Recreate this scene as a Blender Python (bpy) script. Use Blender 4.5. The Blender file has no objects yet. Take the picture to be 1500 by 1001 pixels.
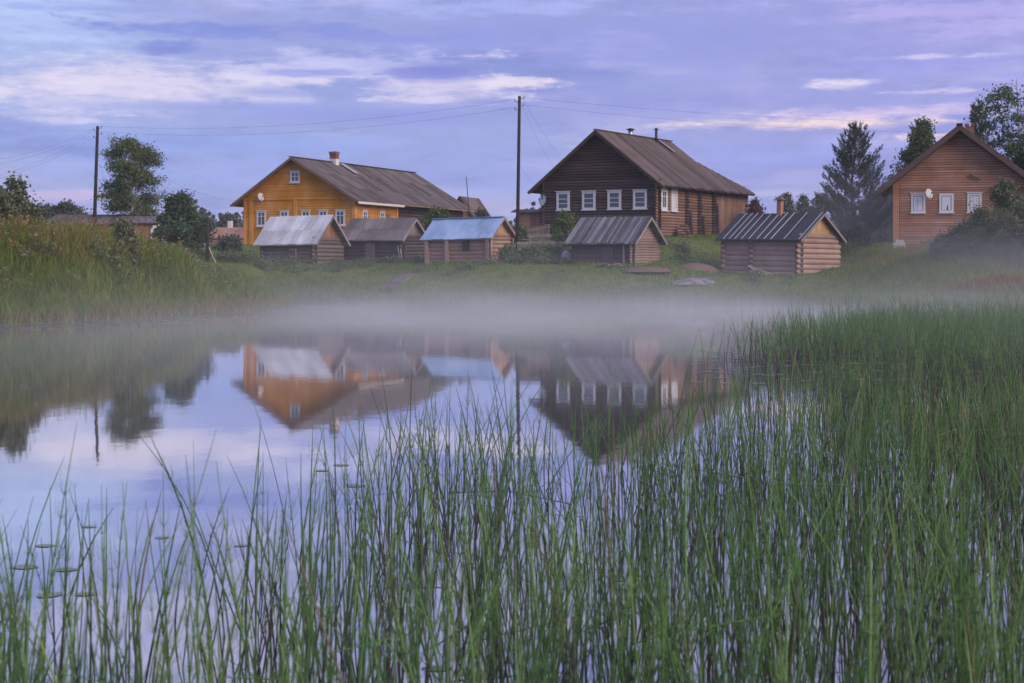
import bpy, math, random
import numpy as np
from mathutils import Vector, Matrix

random.seed(7)
rng = np.random.default_rng(11)
S = bpy.context.scene
C = S.collection
R = math.radians

# ------------------------------------------------------------------ camera
F, CX, Y0, H = 2500.0, 750.0, 390.0, 2.0          # focal length and horizon in photo pixels, eye height over the water
cam = bpy.data.cameras.new('camera')
cam.lens = 60.0
cam.sensor_width = 36.0
cam.shift_y = -(500.5 - Y0) / 1500.0
cam.clip_start = 0.1
cam.clip_end = 6000
cam.dof.use_dof = True
cam.dof.focus_distance = 34.0
cam.dof.aperture_fstop = 5.6
camo = bpy.data.objects.new('camera', cam)
C.objects.link(camo)
camo.location = (0, 0, H)
camo.rotation_euler = (R(90), 0, 0)
S.camera = camo

# ------------------------------------------------------------------ view
S.view_settings.view_transform = 'Standard'
S.view_settings.look = 'None'
S.view_settings.exposure = 0.0
S.view_settings.gamma = 1.0
S.view_settings.use_curve_mapping = False
S.render.engine = 'CYCLES'
S.cycles.use_denoising = True
try:
    S.cycles.denoiser = 'OPENIMAGEDENOISE'
except Exception:
    pass
S.cycles.max_bounces = 6
S.cycles.diffuse_bounces = 3
S.cycles.glossy_bounces = 3
S.cycles.transmission_bounces = 3
S.cycles.transparent_max_bounces = 8
S.cycles.volume_bounces = 1
S.cycles.volume_step_rate = 2.0
S.cycles.volume_max_steps = 96
S.cycles.caustics_reflective = False
S.cycles.caustics_refractive = False

# ------------------------------------------------------------------ light
SUN_EL, SUN_AZ = R(27), R(128)      # azimuth clockwise from +Y: to the right and somewhat behind the camera
sun = bpy.data.lights.new('sun', 'SUN')
sun.energy = 3.2
sun.angle = R(50)
sun.color = (1.0, 0.84, 0.70)
suno = bpy.data.objects.new('sun', sun)
C.objects.link(suno)
sd = Vector((math.sin(SUN_AZ) * math.cos(SUN_EL), math.cos(SUN_AZ) * math.cos(SUN_EL), math.sin(SUN_EL)))
suno.rotation_euler = sd.to_track_quat('Z', 'Y').to_euler()


def lin(r, g, b, k=1.0):
    def f(c):
        c /= 255.0
        return (c / 12.92 if c <= 0.04045 else ((c + 0.055) / 1.055) ** 2.4) * k
    return (f(r), f(g), f(b), 1.0)


class NT:
    """small helper for node trees"""
    def __init__(self, tree):
        self.t = tree
        self.n = tree.nodes
        self.n.clear()

    def add(self, typ, **kw):
        nd = self.n.new(typ)
        for k, v in kw.items():
            setattr(nd, k, v)
        return nd

    def link(self, a, b):
        self.t.links.new(a, b)

    def put(self, v, sock):
        if hasattr(v, 'is_output'):
            self.link(v, sock)
        else:
            sock.default_value = v

    def math(self, op, a, b=None, c=None, clamp=False):
        nd = self.add('ShaderNodeMath', operation=op, use_clamp=clamp)
        self.put(a, nd.inputs[0])
        if b is not None:
            self.put(b, nd.inputs[1])
        if c is not None:
            self.put(c, nd.inputs[2])
        return nd.outputs[0]

    def step(self, v, lo, hi, smooth=True):
        nd = self.add('ShaderNodeMapRange')
        nd.interpolation_type = 'SMOOTHSTEP' if smooth else 'LINEAR'
        self.put(v, nd.inputs[0])
        nd.inputs[1].default_value = lo
        nd.inputs[2].default_value = hi
        return nd.outputs[0]

    def mix(self, fac, a, b, blend='MIX'):
        nd = self.add('ShaderNodeMix', data_type='RGBA', blend_type=blend)
        self.put(fac, nd.inputs[0])
        self.put(a, nd.inputs[6])
        self.put(b, nd.inputs[7])
        return nd.outputs[2]

    def noise(self, vec, scale, detail=4, rough=0.55, dim='3D'):
        nd = self.add('ShaderNodeTexNoise', noise_dimensions=dim)
        if vec is not None:
            self.link(vec, nd.inputs['Vector'])
        nd.inputs['Scale'].default_value = scale
        nd.inputs['Detail'].default_value = detail
        nd.inputs['Roughness'].default_value = rough
        return nd.outputs[0]

    def comb(self, x, y, z):
        nd = self.add('ShaderNodeCombineXYZ')
        self.put(x, nd.inputs[0]); self.put(y, nd.inputs[1]); self.put(z, nd.inputs[2])
        return nd.outputs[0]

    def ramp(self, fac, stops, interp='LINEAR'):
        nd = self.add('ShaderNodeValToRGB')
        nd.color_ramp.interpolation = interp
        el = nd.color_ramp.elements
        while len(el) < len(stops):
            el.new(0.5)
        for e, (p, c) in zip(el, stops):
            e.position = p
            e.color = c
        self.put(fac, nd.inputs[0])
        return nd.outputs[0]


# ------------------------------------------------------------------ sky
world = bpy.data.worlds.new('World')
S.world = world
world.use_nodes = True
w = NT(world.node_tree)
out = w.add('ShaderNodeOutputWorld')
bg = w.add('ShaderNodeBackground')
bg.inputs[1].default_value = 0.10
w.link(bg.outputs[0], out.inputs[0])
sky = w.add('ShaderNodeTexSky', sky_type='NISHITA')
sky.sun_disc = False
sky.sun_elevation = SUN_EL
sky.sun_rotation = SUN_AZ
tc = w.add('ShaderNodeTexCoord')
sep = w.add('ShaderNodeSeparateXYZ')
w.link(tc.outputs['Generated'], sep.inputs[0])
dx, dy, dz = sep.outputs
az = w.math('ARCTAN2', dx, dy)
elv = w.math('ARCSINE', dz)
elv = w.math('ABSOLUTE', elv)
K = 10.0
base = w.ramp(elv, [(0.0, lin(158, 160, 216, K)), (0.05, lin(146, 156, 219, K)), (0.10, lin(155, 161, 222, K)),
                    (0.16, lin(156, 160, 218, K)), (0.32, lin(140, 146, 206, K)), (1.0, lin(122, 132, 198, K))])
base = w.mix(0.12, base, sky.outputs[0])
violet = w.step(az, -0.05, 0.32)
base = w.mix(w.math('MULTIPLY', violet, 0.40), base, lin(166, 152, 222, K))
left = w.step(az, -0.12, -0.33)
base = w.mix(w.math('MULTIPLY', w.math('MULTIPLY', left, w.step(elv, 0.03, 0.13)), 0.7), base, lin(178, 194, 234, K))
# flat cloud layer seen at a low angle
den = w.math('ADD', elv, 0.07)
pu = w.math('DIVIDE', az, den)
pv = w.math('DIVIDE', 1.0, den)
pc = w.comb(w.math('MULTIPLY', pu, 0.9), w.math('MULTIPLY', pv, 0.42), 3.7)
n1 = w.noise(pc, 1.15, 6, 0.6)
pc2 = w.comb(w.math('MULTIPLY', pu, 0.8), w.math('MULTIPLY', pv, 0.5), 11.3)
n2 = w.noise(pc2, 0.9, 7, 0.62)
streak = w.noise(w.comb(w.math('MULTIPLY', az, 9.0), w.math('MULTIPLY', elv, 75.0), 2.0), 1.0, 7, 0.62)
warp = w.noise(w.comb(w.math('MULTIPLY', az, 26.0), w.math('MULTIPLY', elv, 95.0), 5.0), 1.0, 7, 0.68)
col = w.mix(w.math('MULTIPLY', w.step(n1, 0.50, 0.70), 0.50), base, lin(205, 192, 226, K))
col = w.mix(w.math('MULTIPLY', w.step(n2, 0.50, 0.64), 0.7), col, lin(132, 142, 208, K))
col = w.mix(w.math('MULTIPLY', w.step(streak, 0.52, 0.68), 0.55), col, lin(198, 188, 226, K))


def patch(col, px, py, rx, ry, colour, amount, ragged=1.0):
    """one named cloud bank of the sky, placed by its bearing and elevation"""
    a0, e0 = math.atan((px - CX) / F), math.atan((Y0 - py) / F)
    u = w.math('DIVIDE', w.math('SUBTRACT', az, a0), rx / F)
    v = w.math('DIVIDE', w.math('SUBTRACT', elv, e0), ry / F)
    r = w.math('SQRT', w.math('ADD', w.math('MULTIPLY', u, u), w.math('MULTIPLY', v, v)))
    k = w.math('ADD', w.math('SUBTRACT', 1.0, r), w.math('MULTIPLY', w.math('SUBTRACT', warp, 0.5), 5.0 * ragged))
    k = w.math('ADD', k, w.math('MULTIPLY', w.math('SUBTRACT', streak, 0.5), 2.6 * ragged))
    m = w.math('MULTIPLY', w.step(k, 0.0, 0.9), amount)
    return w.mix(m, col, lin(*colour, K))


DK, MK = (122, 128, 194), (134, 134, 203)
for a in [(860, 60, 560, 62, (146, 150, 218), .65, .6), (1010, 150, 420, 34, (148, 148, 216), .5, .6), (700, 12, 360, 16, (172, 178, 236), .6, .9),
          (60, 40, 200, 70, (186, 202, 245), .7, .5), (190, 128, 400, 50, (220, 209, 234), 1.0, .45), (520, 92, 260, 26, (196, 194, 236), .8, .8), (640, 128, 230, 22, (212, 202, 232), .85, .7),
          (330, 48, 330, 17, (130, 142, 212), .95, .8), (520, 56, 260, 10, (140, 148, 216), .7, .9), (180, 24, 190, 8, (150, 160, 226), .7, 1),
          (265, 78, 90, 14, (128, 138, 209), .95, .7), (640, 104, 96, 19, (131, 136, 210), .95, .6), (455, 108, 75, 6, (142, 149, 217), .75, .9),
          (400, 137, 90, 9, (150, 156, 222), .6, 1), (330, 160, 230, 9, (148, 158, 224), .75, .9), (560, 172, 300, 20, (148, 153, 221), .85, .6),
          (300, 215, 560, 32, (148, 164, 226), .85, .5), (250, 255, 420, 34, (152, 167, 228), .6, .6), (640, 265, 420, 50, (152, 160, 226), .6, .6),
          (700, 82, 95, 7, (202, 198, 236), .8, 1), (765, 122, 85, 15, (224, 212, 232), .9, .7), (590, 146, 120, 5, (210, 202, 232), .6, 1),
          (1130, 238, 330, 38, (150, 157, 226), .8, .5), (1350, 105, 210, 24, (155, 155, 228), .6, .9),
          (1200, 185, 260, 13, (252, 222, 222), 1.0, .42), (1270, 170, 200, 12, (222, 198, 230), .75, .6), (1380, 203, 100, 8, (242, 212, 224), .8, .8),
          (1235, 128, 62, 9, (228, 214, 234), .9, .7), (1370, 92, 95, 5, (212, 202, 236), .75, .8), (1390, 141, 80, 6, (214, 200, 234), .7, .8),
          (90, 290, 190, 12, (200, 180, 222), .8, .5), (40, 175, 140, 12, (208, 200, 234), .6, .9), (1420, 25, 230, 45, (186, 172, 232), .6, .8),
          (300, -120, 520, 60, (190, 184, 226), .5, 1), (900, -150, 500, 50, (192, 184, 226), .5, 1)]:
    col = patch(col, *a)
fine = w.math('MULTIPLY_ADD', w.math('SUBTRACT', warp, 0.5), 0.55, 1.0)
fine = w.math('ADD', fine, w.math('MULTIPLY', w.math('SUBTRACT', streak, 0.5), 0.35))
col = w.mix(1.0, col, w.comb(fine, fine, w.math('MULTIPLY_ADD', fine, 0.5, 0.5)), 'MULTIPLY')
col = w.mix(1.0, col, (1.03, 1.08, 1.10, 1.0), 'MULTIPLY')
w.link(col, bg.inputs[0])

# ------------------------------------------------------------------ helpers


def at(px, Y, py=None):
    """photo pixel + distance -> world"""
    X = (px - CX) * Y / F
    if py is None:
        return X
    return Vector((X, Y, H + (Y0 - py) * Y / F))


def tag(o, label=None, cat=None, group=None, kind=None):
    if label: o['label'] = label
    if cat: o['category'] = cat
    if group: o['group'] = group
    if kind: o['kind'] = kind
    return o


def link(name, me, parent=None):
    o = bpy.data.objects.new(name, me)
    C.objects.link(o)
    if parent is not None:
        o.parent = parent
    return o


def thing(name, label, cat, loc, rotz=0.0, group=None):
    o = bpy.data.objects.new(name, None)
    C.objects.link(o)
    o.empty_display_size = 0.3
    o.location = loc
    o.rotation_euler = (0, 0, rotz)
    return tag(o, label, cat, group)


class MB:
    def __init__(self):
        self.v, self.f, self.n = [], [], 0

    def add(self, vs, fs):
        self.v += [tuple(p) for p in vs]
        self.f += [tuple(i + self.n for i in q) for q in fs]
        self.n += len(vs)
        return self

    def box(self, lo, hi):
        x0, y0, z0 = lo; x1, y1, z1 = hi
        return self.add([(x0, y0, z0), (x1, y0, z0), (x1, y1, z0), (x0, y1, z0), (x0, y0, z1), (x1, y0, z1), (x1, y1, z1), (x0, y1, z1)],
                        [(0, 3, 2, 1), (4, 5, 6, 7), (0, 1, 5, 4), (1, 2, 6, 5), (2, 3, 7, 6), (3, 0, 4, 7)])

    def tube(self, path, radii, n=6, cap=True):
        path = [Vector(p) for p in path]
        if not hasattr(radii, '__len__'):
            radii = [radii] * len(path)
        rings = []
        for i, p in enumerate(path):
            d = (path[min(i + 1, len(path) - 1)] - path[max(i - 1, 0)])
            d = d.normalized() if d.length > 1e-9 else Vector((0, 0, 1))
            a = d.cross(Vector((0, 0, 1)))
            if a.length < 0.05:
                a = d.cross(Vector((1, 0, 0)))
            a.normalize()
            b = d.cross(a)
            rings.append([p + (a * math.cos(k * 2 * math.pi / n) + b * math.sin(k * 2 * math.pi / n)) * radii[i] for k in range(n)])
        vs = [q for r in rings for q in r]
        fs = []
        for i in range(len(path) - 1):
            for k in range(n):
                k2 = (k + 1) % n
                fs.append((i * n + k, i * n + k2, (i + 1) * n + k2, (i + 1) * n + k))
        if cap:
            fs.append(tuple(range(n - 1, -1, -1)))
            fs.append(tuple((len(path) - 1) * n + k for k in range(n)))
        return self.add(vs, fs)

    def mesh(self, name, mat, smooth=False):
        me = bpy.data.meshes.new(name)
        me.from_pydata(self.v, [], self.f)
        if mat: me.materials.append(mat)
        if smooth:
            me.polygons.foreach_set('use_smooth', [True] * len(me.polygons))
        me.update()
        return me

    def obj(self, name, mat, parent=None, smooth=False):
        return link(name, self.mesh(name, mat, smooth), parent)


def np_mesh(name, V, Fc, mat, attr=None, smooth=False):
    """V (n,3), Fc (m,k) -> mesh, optional per-vertex float2 'tint' written as a colour attribute"""
    me = bpy.data.meshes.new(name)
    k = Fc.shape[1]
    me.vertices.add(len(V))
    me.vertices.foreach_set('co', np.ascontiguousarray(V, dtype=np.float32).ravel())
    me.loops.add(Fc.size)
    me.loops.foreach_set('vertex_index', np.ascontiguousarray(Fc, dtype=np.int32).ravel())
    me.polygons.add(len(Fc))
    me.polygons.foreach_set('loop_start', np.arange(0, Fc.size, k, dtype=np.int32))
    if smooth:
        me.polygons.foreach_set('use_smooth', np.ones(len(Fc), dtype=bool))
    me.update(calc_edges=True)
    if attr is not None:
        ca = me.color_attributes.new('tint', 'FLOAT_COLOR', 'POINT')
        a = np.zeros((len(V), 4), dtype=np.float32)
        a[:, :attr.shape[1]] = attr
        a[:, 3] = 1
        ca.data.foreach_set('color', a.ravel())
    me.materials.append(mat)
    return me


# ------------------------------------------------------------------ materials
M = {}


def new_mat(name):
    m = bpy.data.materials.new(name)
    m.use_nodes = True
    t = NT(m.node_tree)
    o = t.add('ShaderNodeOutputMaterial')
    b = t.add('ShaderNodeBsdfPrincipled')
    t.link(b.outputs[0], o.inputs[0])
    M[name] = m
    return t, b, o


def wood(name, c1, c2, vary=0.5, rough=0.8, grain=9.0, stretch=(0.35, 1, 1), spec=0.25, bump=0.35, scale_y=6.0):
    """weathered timber: grain runs along the piece's own length, each piece a little different"""
    t, b, o = new_mat(name)
    tcn = t.add('ShaderNodeTexCoord')
    oi = t.add('ShaderNodeObjectInfo')
    mp = t.add('ShaderNodeMapping')
    mp.inputs['Scale'].default_value = (stretch[0] * 6, stretch[1] * scale_y, stretch[2] * scale_y)
    t.link(tcn.outputs['Object'], mp.inputs[0])
    va = t.add('ShaderNodeVectorMath', operation='ADD')
    t.link(mp.outputs[0], va.inputs[0])
    t.link(t.comb(t.math('MULTIPLY', oi.outputs['Random'], 37.0), t.math('MULTIPLY', oi.outputs['Random'], 91.0), 0.0), va.inputs[1])
    n = t.noise(va.outputs[0], 1.0, 6, 0.65)
    pos = t.add('ShaderNodeNewGeometry')
    big = t.noise(pos.outputs['Position'], 0.9, 3, 0.5)
    colr = t.mix(t.step(n, 0.32, 0.7), c1, c2)
    rv = t.math('MULTIPLY_ADD', oi.outputs['Random'], vary, 1.0 - vary * 0.5)
    rv = t.math('MULTIPLY', rv, t.math('MULTIPLY_ADD', big, 0.7, 0.65))
    hs = t.add('ShaderNodeHueSaturation')
    t.link(rv, hs.inputs['Value'])
    t.link(t.math('MULTIPLY_ADD', big, -0.4, 1.2), hs.inputs['Saturation'])
    t.link(colr, hs.inputs['Color'])
    t.link(hs.outputs[0], b.inputs['Base Color'])
    b.inputs['Roughness'].default_value = rough
    b.inputs['Specular IOR Level'].default_value = spec
    bp = t.add('ShaderNodeBump')
    bp.inputs['Strength'].default_value = bump
    bp.inputs['Distance'].default_value = 0.02
    t.link(n, bp.inputs['Height'])
    t.link(bp.outputs[0], b.inputs['Normal'])
    return M[name]


def plain(name, c, rough=0.6, metal=0.0, vary=0.25, spec=0.4, scale=4.0):
    t, b, o = new_mat(name)
    pos = t.add('ShaderNodeTexCoord')
    oi = t.add('ShaderNodeObjectInfo')
    n = t.noise(pos.outputs['Object'], scale, 5, 0.6)
    k = t.math('MULTIPLY_ADD', n, vary * 2, 1 - vary)
    k = t.math('MULTIPLY', k, t.math('MULTIPLY_ADD', oi.outputs['Random'], vary, 1 - vary * .5))
    hs = t.add('ShaderNodeHueSaturation')
    hs.inputs['Color'].default_value = c
    t.link(k, hs.inputs['Value'])
    t.link(hs.outputs[0], b.inputs['Base Color'])
    b.inputs['Roughness'].default_value = rough
    b.inputs['Metallic'].default_value = metal
    b.inputs['Specular IOR Level'].default_value = spec
    return M[name]


def c4(r, g, b): return (r, g, b, 1.0)


wood('orange_paint', c4(.54, .215, .028), c4(.66, .29, .042), .14, .6)
wood('orange_trim', c4(.58, .235, .034), c4(.68, .30, .05), .1, .6)
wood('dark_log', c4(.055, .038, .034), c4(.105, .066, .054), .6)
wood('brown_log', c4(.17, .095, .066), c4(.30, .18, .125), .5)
wood('brown_plank', c4(.21, .125, .085), c4(.34, .215, .145), .4)
wood('grey_log', c4(.105, .080, .078), c4(.19, .145, .135), .5)
wood('black_log', c4(.060, .048, .050), c4(.115, .088, .084), .5)
wood('tan_log', c4(.25, .155, .118), c4(.36, .235, .175), .35)
wood('pale_log', c4(.28, .18, .15), c4(.40, .275, .22), .35)
wood('mauve_log', c4(.20, .135, .112), c4(.30, .215, .18), .4)
wood('gold_plank', c4(.37, .21, .10), c4(.48, .30, .16), .3)
wood('siding_board', c4(.30, .150, .098), c4(.45, .245, .165), .40, .7)
wood('siding_trim', c4(.40, .19, .11), c4(.50, .26, .16), .2, .7)
wood('roof_slate', c4(.070, .060, .060), c4(.190, .160, .150), .75, .85, stretch=(.3, 1, 1), scale_y=9)
wood('roof_plank', c4(.070, .056, .050), c4(.190, .150, .125), .95, .85)
wood('grey_board', c4(.06, .058, .066), c4(.25, .24, .25), 1.2, .8)
wood('pole_wood', c4(.020, .018, .020), c4(.042, .036, .036), .3, .85)
wood('weathered', c4(.16, .14, .135), c4(.30, .27, .26), .6)
wood('pale_grey', c4(.30, .29, .29), c4(.46, .45, .45), .4)
wood('pale_stick', c4(.45, .36, .30), c4(.6, .5, .42), .3)
wood('fence_wood', c4(.14, .11, .105), c4(.24, .19, .17), .6)
wood('red_plank', c4(.26, .13, .085), c4(.38, .21, .14), .5)
wood('firewood', c4(.20, .12, .09), c4(.36, .24, .18), .8)
plain('white_paint', c4(.60, .60, .62), .55, vary=.06)
plain('cream_paint', c4(.70, .64, .56), .55, vary=.06)
wood('blue_tin', c4(.25, .36, .54), c4(.35, .46, .63), .22, .4, stretch=(.3, .4, 1), spec=.5)
wood('silver_tin', c4(.27, .30, .36), c4(.56, .59, .65), .45, .45, stretch=(.25, 1, 1), scale_y=9, spec=.6)
M['silver_tin'].node_tree.nodes['Principled BSDF'].inputs['Metallic'].default_value = .25
wood('fibre_sheet', c4(.115, .105, .107), c4(.25, .225, .22), .5, .85, stretch=(.3, 1, 1), scale_y=7)
plain('felt', c4(.034, .037, .046), .8, 0, .3)
plain('batten', c4(.34, .34, .37), .7, 0, .4)
plain('inner_dark', c4(.02, .018, .018), .9)
plain('curtain', c4(.62, .62, .68), .9, 0, .15, scale=14)
plain('brick_red', c4(.20, .10, .075), .85, 0, .35, scale=9)
plain('lime_white', c4(.66, .62, .58), .8)
plain('metal_pipe', c4(.42, .42, .44), .35, .8, .2)
plain('black_metal', c4(.03, .03, .034), .5, .3)
plain('dish_white', c4(.62, .63, .66), .45)
plain('wire_black', c4(.03, .03, .04), .6)
plain('stone', c4(.33, .31, .31), .85, 0, .3)
plain('tarp', c4(.42, .36, .36), .7, 0, .2)
plain('van_white', c4(.66, .68, .72), .35, 0, .05)
plain('tyre', c4(.02, .02, .02), .9)
plain('clay', c4(.17, .115, .08), .95, 0, .3)
plain('birch_bark', c4(.42, .38, .36), .8, 0, .5, scale=3)
plain('bark', c4(.085, .065, .055), .9, 0, .4)

t, b, o = new_mat('glass')
b.inputs['Base Color'].default_value = (.035, .042, .055, 1)
b.inputs['Roughness'].default_value = .12
b.inputs['IOR'].default_value = 1.9
t, b, o = new_mat('screen_glass')
b.inputs['Base Color'].default_value = (.05, .06, .075, 1)
b.inputs['Roughness'].default_value = .1


def leaf_mat(name, stops, rough=.6, trans=.25):
    t, b, o = new_mat(name)
    at_ = t.add('ShaderNodeAttribute', attribute_name='tint')
    sp = t.add('ShaderNodeSeparateColor')
    t.link(at_.outputs['Color'], sp.inputs[0])
    colr = t.ramp(sp.outputs[0], stops)
    t.link(colr, b.inputs['Base Color'])
    b.inputs['Roughness'].default_value = rough
    b.inputs['Specular IOR Level'].default_value = .25
    tr = t.add('ShaderNodeBsdfTranslucent')
    t.link(colr, tr.inputs[0])
    mx = t.add('ShaderNodeMixShader')
    mx.inputs[0].default_value = trans
    t.link(b.outputs[0], mx.inputs[1]); t.link(tr.outputs[0], mx.inputs[2])
    t.link(mx.outputs[0], o.inputs[0])
    return M[name]


leaf_mat('leaf_birch', [(0, c4(0.075, 0.111, 0.045)), (.6, c4(0.127, 0.171, 0.072)), (1, c4(0.194, 0.223, 0.111))])
leaf_mat('leaf_dark', [(0, c4(0.049, 0.086, 0.046)), (.6, c4(0.086, 0.139, 0.062)), (1, c4(0.148, 0.192, 0.096))])
leaf_mat('leaf_willow', [(0, c4(0.088, 0.115, 0.056)), (.6, c4(0.144, 0.169, 0.088)), (1, c4(0.213, 0.213, 0.138))])
leaf_mat('leaf_bright', [(0, c4(.065, .12, .025)), (.6, c4(.10, .165, .035)), (1, c4(.15, .20, .06))])
leaf_mat('leaf_rust', [(0, c4(.10, .055, .04)), (.5, c4(.14, .085, .055)), (1, c4(.11, .11, .06))])
leaf_mat('needle', [(0, c4(0.056, 0.078, 0.049)), (.6, c4(0.097, 0.121, 0.073)), (1, c4(0.162, 0.170, 0.114))])
leaf_mat('far_leaf', [(0, c4(0.060, 0.084, 0.060)), (1, c4(0.120, 0.138, 0.096))])
leaf_mat('grass', [(0, c4(.095, .155, .020)), (.30, c4(.165, .240, .032)), (.5, c4(.225, .245, .045)), (.68, c4(.28, .185, .090)),
                   (.85, c4(.30, .185, .10)), (1, c4(.23, .115, .07))], trans=.3)
leaf_mat('bloom', [(0, c4(.55, .53, .5)), (1, c4(.7, .68, .66))])
leaf_mat('pad', [(0, c4(.15, .20, .09)), (1, c4(.22, .25, .15))], rough=.3, trans=.05)

# horsetail: purple-brown foot, green stem, darker tip (G = height along the stem, R = plant)
t, b, o = new_mat('horsetail')
at_ = t.add('ShaderNodeAttribute', attribute_name='tint')
sp = t.add('ShaderNodeSeparateColor')
t.link(at_.outputs['Color'], sp.inputs[0])
green = t.ramp(sp.outputs[0], [(0, c4(.042, .100, .030)), (.5, c4(.098, .210, .054)), (.86, c4(.190, .310, .095)), (.93, c4(.13, .12, .055)), (1, c4(.17, .12, .075))])
foot = t.ramp(sp.outputs[0], [(0, c4(.040, .030, .034)), (1, c4(.085, .055, .055))])
colr = t.mix(t.step(sp.outputs[1], .20, .60), foot, green)
colr = t.mix(t.math('MULTIPLY', t.step(sp.outputs[1], .88, 1.0), .6), colr, c4(.05, .06, .035))
t.link(colr, b.inputs['Base Color'])
b.inputs['Roughness'].default_value = .5
b.inputs['Specular IOR Level'].default_value = .3

# water
t, b, o = new_mat('water')
pos = t.add('ShaderNodeNewGeometry')
mp = t.add('ShaderNodeMapping')
mp.inputs['Scale'].default_value = (1.2, .55, 1)
t.link(pos.outputs['Position'], mp.inputs[0])
n = t.noise(mp.outputs[0], 2.2, 3, .5)
n_b = t.noise(mp.outputs[0], .12, 2, .5)
bp = t.add('ShaderNodeBump')
bp.inputs['Strength'].default_value = .035
bp.inputs['Distance'].default_value = .03
t.link(n, bp.inputs['Height'])
gl = t.add('ShaderNodeBsdfGlossy')
gl.inputs['Color'].default_value = (.96, .96, .95, 1)
gl.inputs['Roughness'].default_value = .035
t.link(bp.outputs[0], gl.inputs['Normal'])
df = t.add('ShaderNodeBsdfDiffuse')
df.inputs[0].default_value = (.035, .036, .034, 1)
lw = t.add('ShaderNodeFresnel')
lw.inputs[0].default_value = 2.6
mx = t.add('ShaderNodeMixShader')
t.link(t.math('MULTIPLY_ADD', lw.outputs[0], .28, .72, clamp=True), mx.inputs[0])
t.link(df.outputs[0], mx.inputs[1]); t.link(gl.outputs[0], mx.inputs[2])
t.link(mx.outputs[0], o.inputs[0])

# ground
t, b, o = new_mat('ground')
pos = t.add('ShaderNodeNewGeometry')
n1 = t.noise(pos.outputs['Position'], .22, 6, .6)
n2 = t.noise(pos.outputs['Position'], 1.6, 6, .65)
g = t.mix(t.step(n2, .3, .7), c4(.085, .125, .030), c4(.145, .180, .050))
g = t.mix(t.math('MULTIPLY', t.step(n1, .50, .66), .7), g, c4(.155, .125, .065))
g = t.mix(t.math('MULTIPLY', t.step(t.math('ADD', n1, t.math('MULTIPLY', n2, .3)), .80, .9), .6), g, c4(.19, .14, .10))
t.link(g, b.inputs['Base Color'])
b.inputs['Roughness'].default_value = .95
b.inputs['Specular IOR Level'].default_value = .1
bp = t.add('ShaderNodeBump')
bp.inputs['Strength'].default_value = .7
bp.inputs['Distance'].default_value = .12
t.link(n2, bp.inputs['Height'])
t.link(bp.outputs[0], b.inputs['Normal'])

# ------------------------------------------------------------------ terrain
POND = np.array([(-20, 4.5), (20, 4.5), (26, 20), (24, 42), (20, 56), (18.5, 68), (17.5, 77), (13.5, 85), (9, 88.5), (4, 90.5), (-1, 92), (-6, 94.5),
                 (-12, 98.5), (-14.2, 100), (-13.0, 96), (-11.8, 90), (-10.9, 84), (-11.6, 76), (-13.6, 67), (-17.2, 57), (-22, 46), (-27, 26)], float)


def pond_dist(x, y):
    """signed distance to the shore, positive on land"""
    x = np.asarray(x, float); y = np.asarray(y, float)
    d = np.full(x.shape, 1e9)
    ins = np.zeros(x.shape, bool)
    n = len(POND)
    for i in range(n):
        ax, ay = POND[i]; bx, by = POND[(i + 1) % n]
        ex, ey = bx - ax, by - ay
        tt = np.clip(((x - ax) * ex + (y - ay) * ey) / (ex * ex + ey * ey), 0, 1)
        d = np.minimum(d, np.hypot(x - ax - tt * ex, y - ay - tt * ey))
        c = ((ay > y) != (by > y)) & (x < (bx - ax) * (y - ay) / (by - ay + 1e-12) + ax)
        ins ^= c
    return np.where(ins, -d, d)


CT = [(-12.9, 111, 2.1), (-16.5, 113, 2.2), (-11.4, 113.5, 2.3), (-7.3, 112, 2.35), (-11.2, 114.4, 2.4), (-1.4, 104, 2.1), (-5.2, 106.3, 2.1), (0, 106.3, 2.4),
      (6.9, 98, 1.9), (3.7, 100, 2.0), (8.7, 101, 2.3), (16.1, 96, 1.5), (12.3, 99.4, 1.65), (19, 99, 1.8), (9.2, 108, 3.85), (2.1, 112, 3.85), (16.5, 121.7, 3.9), (12, 112, 3.9),
      (5, 106, 3.4), (2, 103, 2.95), (.35, 107, 3.4), (-11, 120, 3.5), (-19.3, 123, 3.5), (-4, 140, 3.7), (-12, 140, 3.7), (22.4, 101, 3.3), (30, 99, 3.3), (26, 98, 3.25), (25, 92, 2.5), (33, 92, 3.0),
      (30, 108, 3.4), (20, 105, 2.9), (24, 80, 1.2), (30, 75, 1.6), (28, 55, 1.2), (34, 40, 1.5), (15, 91, .75), (8, 92.5, .75), (0, 96, .9), (-6, 99, 1.1), (-10, 103, 1.2), (-13, 105, 1.3),
      (-22, 66, 3.1), (-19.3, 65, 2.85), (-17.2, 67, 2.65), (-16.6, 72, 2.6), (-14.9, 73.5, 2.0), (-13.2, 77, 1.25), (-12.3, 81, .6), (-14.5, 85, 1.2), (-17, 80, 2.3), (-20, 76, 2.9), (-20, 60, 1.6), (-24, 58, 2.4),
      (-25, 85, 2.8), (-20, 95, 2.1), (-17, 101, 1.3), (-20.4, 105, 2.5), (-17.6, 105, 2.3), (-30, 130, 3.6), (-40, 100, 3.8), (-30, 70, 3.6), (-40, 50, 3.4), (-35, 30, 2.4), (-24, 118, 3.2),
      (40, 110, 3.8), (50, 70, 3.0), (45, 45, 2.4), (0, 130, 3.9), (25, 130, 3.9), (10, -20, 2.6), (-10, -20, 2.6), (0, 0, .45), (-40, 0, 2), (40, 0, 2)]
for ang in range(0, 360, 15):
    for rr, zz in ((190, 4.2), (420, 4.6), (1200, 6), (2600, 8)):
        CT.append((rr * math.sin(R(ang)), 60 + rr * math.cos(R(ang)), zz))
seg = []
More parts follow.
